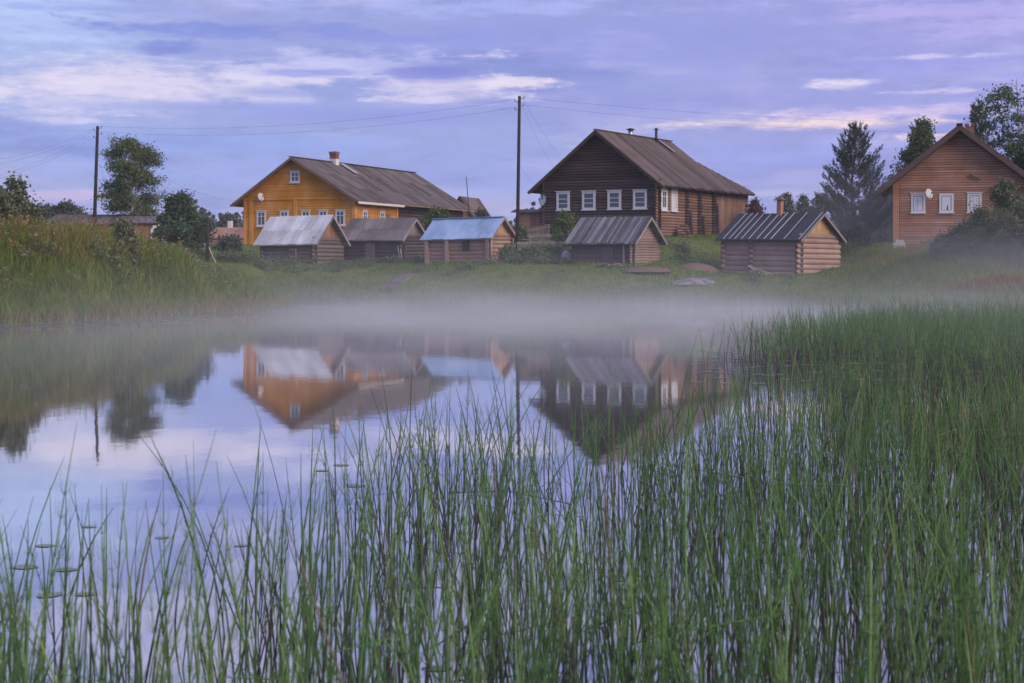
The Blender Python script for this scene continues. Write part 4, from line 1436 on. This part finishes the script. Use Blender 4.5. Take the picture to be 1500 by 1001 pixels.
# willow bushes before the right house
for k, (px, d, y, wd) in enumerate(((1475, 90, 268, 1.7), (1440, 89, 308, 1.2), (1408, 90, 338, .95), (1498, 87, 300, 1.3), (1380, 91, 352, .6))):
    q = seat(px, d)
    lab = ('largest willow bush in front of the red-brown house', 'middle-sized willow bush under the right window of the red-brown house', 'low willow bush left of the middle-sized one in the mist',
           'willow bush cut by the right picture edge', 'smallest willow bush at the left end of the row in the mist')[k]
    tree('willow_bush', lab, q, H + (Y0 - y) * d / F - q.z, oval(wd, .45, .8), 'leaf_willow', 'bark', 'bush', nl=44, per=70, size=.085, clump=.34, bare=.05, trunk_r=.04, trunks=3, group='willow bushes before the right house')
for px, d, y, wd, lm, lab in ((643, 116, 305, 1.3, 'leaf_bright', 'bright green bush between the dark shed and the blue-roofed shed'),
                              (830, 106, 315, .75, 'leaf_bright', 'bright green bush under the left window of the brown house'),
                              (745, 103, 378, .5, 'leaf_birch', 'low leafy bush at the right corner of the blue-roofed shed'),
                              (762, 109, 334, .3, 'leaf_birch', 'sparse shrub at the foot of the middle utility pole'),
                              (1255, 106, 336, 1.1, 'leaf_dark', 'dark low hedge bush below the pine'),
                              (1235, 105, 345, .8, 'leaf_rust', 'rusty low bush right behind the bathhouse'),
                              (705, 128, 312, .6, 'far_leaf', 'small far bush right of the leaning mast'),
                              (336, 118, 352, .9, 'leaf_dark', 'dark bush left of the orange house corner')):
    q = seat(px, d)
    tree('garden_bush', lab, q, max(.5, H + (Y0 - y) * d / F - q.z), oval(wd, .5, .7), lm, 'bark', 'bush', nl=30, per=44, size=.13, clump=.32, bare=.05, trunk_r=.035, trunks=2)
# far wood beyond the village: one mass of foliage
cents, rads = [], []
for px in np.arange(-120, 1620, 3.2):
    d = 330 + 60 * math.sin(px * .013) + random.uniform(-15, 15)
    hgt = 5.6 + 1.4 * math.sin(px * .05) + random.uniform(-1.2, 1.6)
    if random.random() < .12: hgt += 1.5
    x = at(px, d)
    for k in range(9):
        t_ = (k + .5) / 9
        cents.append((x + J(1.5) * (1.1 - t_), d + J(3), 4.4 + hgt * t_)); rads.append(1.1 * (1.15 - t_))
V, Fc, tint = leaves(np.array(cents), np.array(rads), 26, .42)
fo = link('far_wood', np_mesh('far_wood', V, Fc, M['far_leaf'], tint))
tag(fo, 'dark line of far trees beyond the village', 'wood', None, 'stuff')
for px, d, y, wd, lab in ((92, 165, 300, 3.2, 'round far tree behind the log barn roof'), (60, 170, 306, 2.4, 'lower far tree left of the round one behind the log barn'), (292, 210, 318, 2.2, 'far tree above the brown cottage'), (334, 230, 316, 1.6, 'pointed far tree right of the brown cottage chimney')):
    q = Vector((at(px, d), d, 4.1))
    tree('far_tree', lab, q, H + (Y0 - y) * d / F - q.z, oval(wd, .5, .7), 'far_leaf', 'bark', nl=50, per=70, size=.17, clump=.55, bare=.1, trunk_r=.1)

# ------------------------------------------------------------------ grass


def blades(x, y, z, hgt, wid, tint, lean=.35, seg=2):
    n = len(x)
    th = rng.uniform(0, 2 * np.pi, n)
    ld = rng.uniform(0, 2 * np.pi, n)
    la = hgt * rng.uniform(.1, 1, n) * lean
    base = np.stack([x, y, z], 1)
    side = np.stack([np.cos(th), np.sin(th), np.zeros(n)], 1) * (wid / 2)[:, None]
    ldv = np.stack([np.cos(ld) * la, np.sin(ld) * la, np.zeros(n)], 1)
    mid = base + ldv * .32 + np.stack([0 * hgt, 0 * hgt, hgt * .6], 1)
    tip = base + ldv + np.stack([0 * hgt, 0 * hgt, hgt * .96], 1)
    V = np.stack([base - side, base + side, mid + side * .7, mid - side * .7, tip], 1).reshape(-1, 3)
    i0 = np.arange(n)[:, None] * 5
    Fc = np.concatenate([i0 + np.array([0, 1, 2]), i0 + np.array([0, 2, 3]), i0 + np.array([3, 2, 4])])
    tt = np.repeat(np.clip(tint, 0, 1), 5)
    return V, Fc, np.stack([tt, tt], 1)


def patchy(x, y, s, ph=0.0):
    return (np.sin(x * s + 1.3 + ph) * np.sin(y * s * .8 + .4 + 2 * ph) + .6 * np.sin(x * s * 2.3 + y * s * 1.7 + ph) + .5 * np.sin(x * s * 4.1 - y * s * 3.3 + 2 + ph)) / 2.1


def visible(x, y, pad=60):
    px = CX + F * x / y
    return (px > -pad) & (px < 1500 + pad)


# left bank, tall grass
n = 150000
x = rng.uniform(-27, -10, n); y = rng.uniform(44, 100, n)
pdv = pond_dist(x, y)
keep = (pdv > -.25) & visible(x, y) & (x < -10.2 + .0 * y) & ~((y > 86) & (x > -13))
x, y, pdv = x[keep], y[keep], pdv[keep]
z = ground(x, y)
hg = (.45 + .45 * np.clip(pdv / 3, 0, 1)) * rng.uniform(.55, 1.25, len(x)) * (1 + .25 * patchy(x, y, .9))
hg *= np.clip(1.25 - (y - 70) / 60, .6, 1.2)
top = np.clip((z - 1.7) / 1.1, 0, 1)
tint = .26 + .20 * patchy(x, y, .55) + .14 * rng.normal(size=len(x)) + .30 * top * (rng.uniform(0, 1, len(x)) < .45) + .45 * (pdv < .35) * (rng.uniform(0, 1, len(x)) < .5)
V, Fc, tt = blades(x, y, np.maximum(z, 0) - .03, hg, rng.uniform(.016, .042, len(x)), tint, 1.05)
g1 = link('bank_grass', np_mesh('bank_grass', V, Fc, M['grass'], tt))
tag(g1, 'tall uneven grass covering the left bank', 'grass', None, 'stuff')
# dry flowering stalks on top of the left bank
n = 5200
x = rng.uniform(-27, -12, n); y = rng.uniform(54, 92, n)
z = ground(x, y)
keep = (z > 1.4) & visible(x, y) & (patchy(x, y, .8, 2.0) > -.1)
x, y, z = x[keep], y[keep], z[keep]
hh = rng.uniform(.7, 1.35, len(x))
V1, F1, t1 = blades(x, y, z, hh, np.full(len(x), .022), .72 + .2 * rng.normal(size=len(x)), .25)
cs = np.stack([x, y, z + hh * .93], 1)
V2, F2, t2 = leaves(cs, np.full(len(x), .10), 7, .07, 1.6)
t2 = np.clip(np.stack([.74 + .16 * rng.normal(size=len(V2))] * 2, 1), 0, 1)
F2t = np.concatenate([F2[:, [0, 1, 2]], F2[:, [0, 2, 3]]])
g2 = link('dry_stalks', np_mesh('dry_stalks', np.concatenate([V1, V2]), np.concatenate([F1, F2t + len(V1)]), M['grass'], np.concatenate([t1, t2])))
tag(g2, 'dry brown flowering stalks along the top of the left bank', 'grass', None, 'stuff')
# broad weeds, flowers
n = 900
x = rng.uniform(-24, -12.5, n); y = rng.uniform(55, 86, n); z = ground(x, y)
keep = (z > .7) & visible(x, y) & (patchy(x, y, .7, 4.0) > .0)
x, y, z = x[keep], y[keep], z[keep]
cs = np.stack([x, y, z + rng.uniform(.3, .8, len(x))], 1)
V, Fc, tt = leaves(cs, rng.uniform(.2, .42, len(x)), 40, .085)
g3 = link('weeds', np_mesh('weeds', V, Fc, M['leaf_willow'], tt))
tag(g3, 'leafy weeds growing through the grass of the left bank', 'weeds', None, 'stuff')
n = 130
x = rng.uniform(-21, -12, n); y = rng.uniform(58, 82, n); z = ground(x, y)
keep = (z > .5)
cs = np.stack([x, y, z + rng.uniform(.75, 1.15, n)], 1)[keep]
V, Fc, tt = leaves(cs, np.full(len(cs), .07), 9, .028, .3)
g4 = link('white_flowers', np_mesh('white_flowers', V, Fc, M['bloom'], tt))
tag(g4, 'scattered white umbel flowers on the left bank', 'flowers', None, 'stuff')

# far bank meadow
BLOCK = [(o_, L_, G_) for o_, L_, G_ in ((sh1, 4.25, 2.9), (sh2, 4.7, 2.6), (sh3, 4.4, 2.6), (sh4, 3.7, 3.3), (sh5, 5.08, 4.0))]


def clear_of(x, y):
    ok = np.ones(len(x), bool)
    for o_, L_, G_ in BLOCK:
        a = -o_.rotation_euler.z
        dx_, dy_ = x - o_.location.x, y - o_.location.y
        lx = dx_ * math.cos(a) - dy_ * math.sin(a)
        ly = dx_ * math.sin(a) + dy_ * math.cos(a)
        ok &= ~((lx > -L_ - .1) & (lx < .1) & (ly > -.1) & (ly < G_ + .1))
    return ok


n = 260000
x = rng.uniform(-30, 42, n); y = rng.uniform(66, 124, n)
pdv = pond_dist(x, y)
wt = np.clip(((x - WKA.x) * WKD.x + (y - WKA.y) * WKD.y) / (WKD.x ** 2 + WKD.y ** 2), -.05, 1.1)
off_walk = np.hypot(x - WKA.x - wt * WKD.x, y - WKA.y - wt * WKD.y) > .62
keep = (pdv > -.3) & off_walk & visible(x, y) & ~((x < -11) & (y < 88)) & clear_of(x, y)
x, y, pdv = x[keep], y[keep], pdv[keep]
z = ground(x, y)
rough = np.clip(patchy(x, y, .35, 1.0) + .3, 0, 1) + .5 * np.clip(patchy(x, y, 1.1, 2.5) - .35, 0, 1)
shore = np.clip(1.6 - pdv / 2.2, 0, 1)
rt = np.clip((x - 17) / 5, 0, 1) * (y < 98)
hg = (.10 + .22 * rough + .38 * shore + .35 * rt) * rng.uniform(.5, 1.3, len(x))
tint = .20 + .20 * patchy(x, y, .45) + .13 * rng.normal(size=len(x)) + .16 * rt + .28 * np.clip(patchy(x, y, .28, 3.0) - .15, 0, 1) + .4 * rt * np.clip(patchy(x, y, .5, 5.) + .2, 0, 1)
V, Fc, tt = blades(x, y, z - .03, hg, rng.uniform(.025, .06, len(x)), tint, 1.0)
g5 = link('meadow_grass', np_mesh('meadow_grass', V, Fc, M['grass'], tt))
tag(g5, 'short patchy grass on the far bank around the sheds', 'grass', None, 'stuff')
# nettles and garden plants round the shed feet
cs = []
for px0, px1, d, k, hh in ((380, 500, 108.6, 44, .2), (500, 630, 109, 44, .2), (745, 830, 101.6, 60, .22), (610, 720, 102.4, 14, .12), (320, 400, 106, 60, .5), (1060, 1170, 94.8, 14, .1), (970, 1010, 104, 10, .3), (1230, 1310, 103, 26, .4)):
    for _ in range(k):
        q = seat(random.uniform(px0, px1), d + J(1.6))
        cs.append((q.x, q.y, q.z + random.uniform(.1, hh)))
V, Fc, tt = leaves(np.array(cs), np.full(len(cs), .34), 60, .085, .7)
keep = clear_of(V[::4, 0], V[::4, 1])
V = V.reshape(-1, 4, 3)[keep].reshape(-1, 3); tt = tt.reshape(-1, 4, 2)[keep].reshape(-1, 2)
g6 = link('nettles', np_mesh('nettles', V, np.arange(len(V)).reshape(-1, 4), M['leaf_birch'], tt))
tag(g6, 'nettles and garden plants round the feet of the sheds', 'plants', None, 'stuff')

# ------------------------------------------------------------------ horsetails in the water


def density(x, y):
    px = CX + F * x / y
    d = np.zeros(len(x))
    fade = lambda a, lo, hi: np.clip((a - lo) / (hi - lo), 0, 1)
    # front belt along the near shore
    edge = 10.5 + 7.0 * fade(px, 300, 620) + 3.2 * fade(px, 900, 1100)
    front = fade(edge - y, 0, 4.5)
    lvl = 17 + 9 * fade(px, 250, 520) + 12 * fade(10.2 - y, 0, 1.4) * fade(420 - px, 0, 120) + 12 * fade(px, 820, 1150)
    lvl = lvl + 34 * fade(8.6 - y, 0, 1.2)
    d = front * lvl * np.clip(1 + 1.25 * patchy(x, y, 2.3), .12, 3) 
    d *= np.where((px < 300) & (y > 8.4), np.clip(.75 + 1.4 * patchy(x, y, 2.1, 1.0), .12, 2), 1)
    # rear bed on the right
    rear_ = fade(y, 33, 38) * fade(54.5 - y, 0, 2) * fade(px, 1075 + (y - 36) * 13 - 20, 1075 + (y - 36) * 13 + 35)
    d = np.maximum(d, rear_ * 46 * (1 + .4 * patchy(x, y, 1.3)))
    mid_ = fade(px, 1010, 1250) * fade(y, 16, 21) * fade(40 - y, 0, 6) * 11 * (1 + .9 * patchy(x, y, 1.7))
    mid_ = mid_ + fade(px, 1280, 1420) * fade(y, 26, 33) * (y < 42) * 11
    d = np.maximum(d, mid_)
    return np.clip(d, 0, 200)


DM = 130.0
ys = rng.uniform(0, 1, 215000)
y_lo, y_hi = 5.4, 56.0
y = np.sqrt(y_lo ** 2 + ys * (y_hi ** 2 - y_lo ** 2))
wdt = .90
x = rng.uniform(-.375, .525, len(y)) * y
area = wdt * (y_hi ** 2 - y_lo ** 2) / 2
DM = len(y) / area
keep = rng.uniform(0, 1, len(y)) * DM < density(x, y)
x, y = x[keep], y[keep]
print('horsetail density cap', DM, 'stems', len(x))


def stem_paths(x, y, K=7):
    n = len(x)
    hgt = np.clip(rng.normal(.82, .20, n), .35, 1.4)
    hgt *= np.where(y > 33, .95, 1.0)
    ln_d = rng.uniform(0, 2 * np.pi, n)
    ln_a = np.abs(rng.normal(0, .185, n)) + .02
    cv = rng.normal(0, .17, n)
    cd = rng.uniform(0, 2 * np.pi, n)
    s = np.linspace(0, 1, K)[None, :]
    px = x[:, None] + (np.cos(ln_d) * ln_a)[:, None] * s * hgt[:, None] + (np.cos(cd) * cv)[:, None] * s ** 2.2 * hgt[:, None]
    py = y[:, None] + (np.sin(ln_d) * ln_a)[:, None] * s * hgt[:, None] + (np.sin(cd) * cv)[:, None] * s ** 2.2 * hgt[:, None]
    pz = -.05 + s * (hgt[:, None] + .05) * np.ones((n, K))
    kink = rng.uniform(0, 1, n) < .085
    kf = rng.uniform(.3, .75, n)
    for i in np.nonzero(kink)[0]:
        k0 = int(kf[i] * (K - 1)); k0 = max(1, k0)
        th = rng.uniform(0, 2 * np.pi); el = rng.uniform(-1.0, .35)
        L = hgt[i] / (K - 1)
        for k in range(k0 + 1, K):
            m_ = (k - k0) * L
            px[i, k] = px[i, k0] + m_ * math.cos(th) * math.cos(el)
            py[i, k] = py[i, k0] + m_ * math.sin(th) * math.cos(el)
            pz[i, k] = max(.004, pz[i, k0] + m_ * math.sin(el))
    return np.stack([px, py, pz], 2), hgt, kink


def stems_mesh(P, r0, plant, sides=3):
    n, K, _ = P.shape
    T = np.gradient(P, axis=1); T /= np.linalg.norm(T, axis=2)[..., None] + 1e-9
    A = np.cross(T, np.array([.13, 1, .05])); A /= np.linalg.norm(A, axis=2)[..., None] + 1e-9
    B = np.cross(T, A)
    s = np.linspace(0, 1, K)
    rad = r0[:, None] * (1 - .62 * s ** 1.5)[None, :]
    rad[:, -1] *= .45
    ang = np.arange(sides) * 2 * np.pi / sides
    V = P[:, :, None, :] + rad[:, :, None, None] * (A[:, :, None, :] * np.cos(ang)[None, None, :, None] + B[:, :, None, :] * np.sin(ang)[None, None, :, None])
    idx = np.arange(n * K * sides).reshape(n, K, sides)
    nx_ = np.roll(idx, -1, 2)
    Fc = np.stack([idx[:, :-1], nx_[:, :-1], nx_[:, 1:], idx[:, 1:]], -1).reshape(-1, 4)
    tint = np.stack([np.broadcast_to(plant[:, None, None], (n, K, sides)), np.broadcast_to(s[None, :, None], (n, K, sides))], -1).reshape(-1, 2)
    return V.reshape(-1, 3), Fc, tint, T, A, B


def whorls(P, T, A, B, plant, sel, nw, nb, length, wid):
    """fine whorled branches: curved up along the stem; returns quads"""
    Vs, ts = [], []
    K = P.shape[1]
    for w_ in range(nw):
        f = rng.uniform(.36, .86, len(sel)) if nw < 4 else .34 + .5 * (w_ + rng.uniform(0, .6, len(sel))) / nw
        g = f * (K - 1); k0 = np.minimum(g.astype(int), K - 2); fr = (g - k0)[:, None]
        p = P[sel, k0] * (1 - fr) + P[sel, k0 + 1] * fr
        t_, a_, b2 = T[sel, k0], A[sel, k0], B[sel, k0]
        ph = rng.uniform(0, 6.28, len(sel))
        for k in range(nb):
            th = ph + k * 2 * np.pi / nb + rng.normal(0, .15, len(sel))
            o_ = a_ * np.cos(th)[:, None] + b2 * np.sin(th)[:, None]
            L = (length * rng.uniform(.5, 1.2, len(sel)))[:, None]
            m1 = p + o_ * L * .38 + t_ * L * .30
            e1 = p + o_ * L * .52 + t_ * L * 1.0
            sd_ = np.cross(o_, t_) * wid / 2
            Vs.append(np.stack([p - sd_, p + sd_, m1 + sd_ * .8, m1 - sd_ * .8, m1 - sd_ * .8, m1 + sd_ * .8, e1 + sd_ * .3, e1 - sd_ * .3], 1))
            ts.append(np.stack([np.broadcast_to(plant[sel][:, None], (len(sel), 8)), np.broadcast_to(np.minimum(f + .18, .8)[:, None] if not np.isscalar(f) else f, (len(sel), 8))], -1))
    V = np.concatenate(Vs).reshape(-1, 3); t_ = np.concatenate(ts).reshape(-1, 2)
    return V, np.arange(len(V)).reshape(-1, 4), t_


P, hgt, kink = stem_paths(x, y)
plant = rng.uniform(0, .9, len(x))
plant = np.where(rng.uniform(0, 1, len(x)) < .03, rng.uniform(.93, 1, len(x)), plant)
r0 = rng.uniform(.0032, .0070, len(x)) * np.where(y > 25, 1.35, 1.08)
# the stems that show largest become plants of their own
px = CX + F * x / y
inside = (px > -10) & (px < 1510) & (Y0 + F * (H - hgt) / y < 990)
size = np.where(inside, hgt / y, 0)
big = np.argsort(-size)[:300]
isbig = np.zeros(len(x), bool); isbig[big] = True
rest = np.nonzero(~isbig)[0]
V, Fc, tt, T, A, B = stems_mesh(P[rest], r0[rest], plant[rest], 3)
parts = [(V, Fc, tt)]
near = np.nonzero((y[rest] < 21) & (rng.uniform(0, 1, len(rest)) < .55))[0]
parts.append(whorls(P[rest], T, A, B, plant[rest], near, 6, 7, .085, .0022))
mid_s = np.nonzero((y[rest] >= 21) & (rng.uniform(0, 1, len(rest)) < .45))[0]
parts.append(whorls(P[rest], T, A, B, plant[rest], mid_s, 3, 4, .12, .004))
off = 0
VV, FF, TT = [], [], []
for a, b2, c_ in parts:
    VV.append(a); FF.append(b2 + off); TT.append(c_); off += len(a)
hb = link('horsetail_bed', np_mesh('horsetail_bed', np.concatenate(VV), np.concatenate(FF), M['horsetail'], np.concatenate(TT)))
tag(hb, 'dense bed of green horsetail stems standing in the pond', 'horsetails', None, 'stuff')
for i in big:
    j = np.array([i])
    base = P[i, 0].copy(); base[2] = 0
    Pi = P[j] - base
    V, Fc, tt, T, A, B = stems_mesh(Pi, r0[j], plant[j], 5)
    bushy = rng.uniform() < .6
    vs, fs, ts = [V], [Fc], [tt]
    if bushy:
        a, b2, c_ = whorls(Pi, T, A, B, plant[j], np.array([0]), 8, 9, .085, .0022)
        vs.append(a); fs.append(b2 + len(V)); ts.append(c_)
    o = link('horsetail', np_mesh('horsetail', np.concatenate(vs), np.concatenate(fs), M['horsetail'], np.concatenate(ts)))
    o.location = base
    zone = ('by the lily pads at the left', 'below the reflected orange house', 'below the reflected brown house', 'in the right-hand bed')[int(np.searchsorted([330, 680, 1010], px[i]))]
    tall = 'tall' if hgt[i] > 1.0 else 'short' if hgt[i] < .75 else 'middling'
    if kink[i]: lab = tall + ' horsetail stem folded in a sharp bend ' + zone
    elif plant[i] > .92: lab = tall + ' withered brown horsetail stem ' + zone
    elif bushy: lab = tall + ' green horsetail with fine whorled branches ' + zone
    else: lab = tall + ' bare green horsetail stem ' + zone
    tag(o, lab, 'horsetail', ('bent' if kink[i] else 'withered' if plant[i] > .92 else 'bushy' if bushy else 'bare') + ' horsetails in the near water')

# ------------------------------------------------------------------ floating leaves


def pad_geo(r, seg=14):
    a = np.linspace(.25, 2 * np.pi - .05, seg)
    k = rng.uniform(.92, 1.06, seg)
    V = np.concatenate([[[0, 0, .002]], np.stack([r * 1.25 * np.cos(a) * k, r * np.sin(a) * k, .004 + .012 * r * np.abs(np.sin(a * 2.5)) * rng.uniform(0, 2, seg)], 1)])
    Fc = np.array([[0, i, i + 1] for i in range(1, seg)])
    return V, Fc


for px, py, r, lab in ((131, 772, .085, 'single lily pad left of a dark bent stem, topmost at left'), (237, 788, .075, 'lily pad right of the topmost one, level with it'),
                       (66, 800, .10, 'lily pad among sparse stems below the topmost pad'), (35, 831, .13, 'large lily pad cut by the left picture edge'), (96, 835, .11, 'lily pad touching the large one at left'),
                       (72, 872, .12, 'lily pad in the lowest pair at left, left one'), (126, 871, .09, 'lily pad in the lowest pair at left, right one'), (352, 800, .07, 'lily pad half hidden behind green stems'),
                       (500, 682, .13, 'far lily pad below the reflected orange house'), (470, 690, .10, 'smaller far lily pad beside it on the left'), (520, 712, .14, 'third lily pad below the reflected orange house'),
                       (960, 731, .12, 'lily pad among dense stems right of the reflected brown house'), (705, 915, .10, 'lily pad among stems near the bottom centre'), (640, 980, .10, 'lily pad at the bottom edge'),
                       (1165, 885, .08, 'yellowish lily pad among dense stems at right'), (905, 850, .09, 'lily pad deep among stems right of centre')):
    d = F * H / (py - Y0)
    V, Fc = pad_geo(r * .62)
    V[:, 2] *= .25
    tt = np.full((len(V), 2), rng.uniform(.2, 1))
    o = link('lily_pad', np_mesh('lily_pad', V, Fc, M['pad'], tt))
    o.location = (at(px, d), d, .003)
    o.rotation_euler = (0, 0, rng.uniform(0, 6.28))
    tag(o, lab, 'lily pad', 'lily pads floating in the near water')
# the carpet of small leaves along the left shore and by the rear reeds
VV, FF, TT, off = [], [], [], 0
spots = []
for _ in range(1900):
    s = random.random() ** .8
    y_ = 52 + 34 * random.random()
    edge_x = np.interp(y_, [46, 57, 67, 76, 84, 90], [-22, -17.2, -13.6, -11.6, -10.9, -11.8])
    x_ = edge_x + .1 + 4.6 * (random.random() ** 2.2) * np.interp(y_, [52, 62, 86], [1.0, 1.0, .5])
    if patchy(np.array([x_]), np.array([y_]), 1.1)[0] > -.35:
        spots.append((x_, y_))
for _ in range(260):
    y_ = random.uniform(29, 42)
    px_ = random.uniform(1010, 1330)
    x_ = at(px_, y_)
    if patchy(np.array([x_]), np.array([y_ * 2]), 1.3)[0] > .1:
        spots.append((x_, y_))
for x_, y_ in spots:
    V, Fc = pad_geo(rng.uniform(.05, .12), 8)
    th = rng.uniform(0, 6.28)
    Rm = np.array([[math.cos(th), -math.sin(th), 0], [math.sin(th), math.cos(th), 0], [0, 0, 1]])
    V = V @ Rm.T + np.array([x_, y_, .003])
    VV.append(V); FF.append(Fc + off); TT.append(np.full((len(V), 2), rng.uniform(.3, 1))); off += len(V)
fl = link('floating_leaves', np_mesh('floating_leaves', np.concatenate(VV), np.concatenate(FF), M['pad'], np.concatenate(TT)))
tag(fl, 'carpet of small floating leaves along the left shore and rear reeds', 'floating leaves', None, 'stuff')

# ------------------------------------------------------------------ mist over the pond and haze
m = MB(); m.box((-45, 20, -.9), (60, 135, 13))
me = m.mesh('mist', None)
mm = bpy.data.materials.new('mist'); mm.use_nodes = True
t = NT(mm.node_tree); o = t.add('ShaderNodeOutputMaterial')
pv_ = t.add('ShaderNodeVolumePrincipled')
pv_.inputs['Color'].default_value = (.76, .775, .80, 1)
pv_.inputs['Anisotropy'].default_value = 0.0
tcn = t.add('ShaderNodeTexCoord'); sx = t.add('ShaderNodeSeparateXYZ')
t.link(tcn.outputs['Object'], sx.inputs[0])
X_, Y_, Z_ = sx.outputs
mp = t.add('ShaderNodeMapping'); mp.inputs['Scale'].default_value = (.10, .07, .55)
t.link(tcn.outputs['Object'], mp.inputs[0])
nz = t.step(t.noise(mp.outputs[0], 1.0, 3, .55), .30, .70)
low = t.math('EXPONENT', t.math('DIVIDE', t.math('MAXIMUM', Z_, 0.0), -.50))
hi = t.math('EXPONENT', t.math('DIVIDE', t.math('MAXIMUM', Z_, 0.0), -2.2))
yin = t.math('MULTIPLY', t.step(Y_, 28, 66), t.step(Y_, 102, 82))
yin2 = t.math('MULTIPLY', t.step(Y_, 18, 40), t.step(Y_, 102, 80))
xin = t.step(X_, -16, -5)
xin2 = t.step(X_, -19, -8)
wide = t.math('EXPONENT', t.math('DIVIDE', t.math('MAXIMUM', Z_, 0.0), -1.05))
pond_m = t.math('MULTIPLY', t.math('MULTIPLY', yin, xin), t.math('MULTIPLY', low, .028))
pond_m = t.math('ADD', pond_m, t.math('MULTIPLY', t.math('MULTIPLY', yin2, xin2), t.math('MULTIPLY', wide, .0095)))
pond_m = t.math('MULTIPLY', pond_m, t.math('MULTIPLY_ADD', nz, 1.35, .25))


def ball(cx, cy, cz, rx, ry, rz):
    a = t.math('DIVIDE', t.math('SUBTRACT', X_, cx), rx)
    b2 = t.math('DIVIDE', t.math('SUBTRACT', Y_, cy), ry)
    c2 = t.math('DIVIDE', t.math('SUBTRACT', Z_, cz), rz)
    r2 = t.math('ADD', t.math('ADD', t.math('MULTIPLY', a, a), t.math('MULTIPLY', b2, b2)), t.math('MULTIPLY', c2, c2))
    return t.step(t.math('SQRT', r2), 1.0, .15)


bank_m = t.math('ADD', t.math('MULTIPLY', ball(30, 86, 2.0, 15, 17, 4.0), .032), t.math('MULTIPLY', ball(24, 106, 4.0, 10, 10, 5.5), .024))
bank_m = t.math('MULTIPLY', bank_m, t.math('MULTIPLY_ADD', nz, 1.1, .35))
t.link(t.math('ADD', pond_m, bank_m), pv_.inputs['Density'])
t.link(pv_.outputs[0], o.inputs['Volume'])
me.materials.append(mm)
tag(link('mist', me), 'low mist lying over the pond and the right bank', 'mist', None, 'stuff')

m = MB(); m.box((-1500, -90, -2.5), (1500, 1500, 45))
me = m.mesh('haze', None)
mm = bpy.data.materials.new('haze'); mm.use_nodes = True
t = NT(mm.node_tree); o = t.add('ShaderNodeOutputMaterial')
pv_ = t.add('ShaderNodeVolumePrincipled')
pv_.inputs['Color'].default_value = (.9, .92, 1, 1)
pv_.inputs['Density'].default_value = .00022
t.link(pv_.outputs[0], o.inputs['Volume'])
me.materials.append(mm)
tag(link('haze', me), 'thin evening haze', 'haze', None, 'stuff')
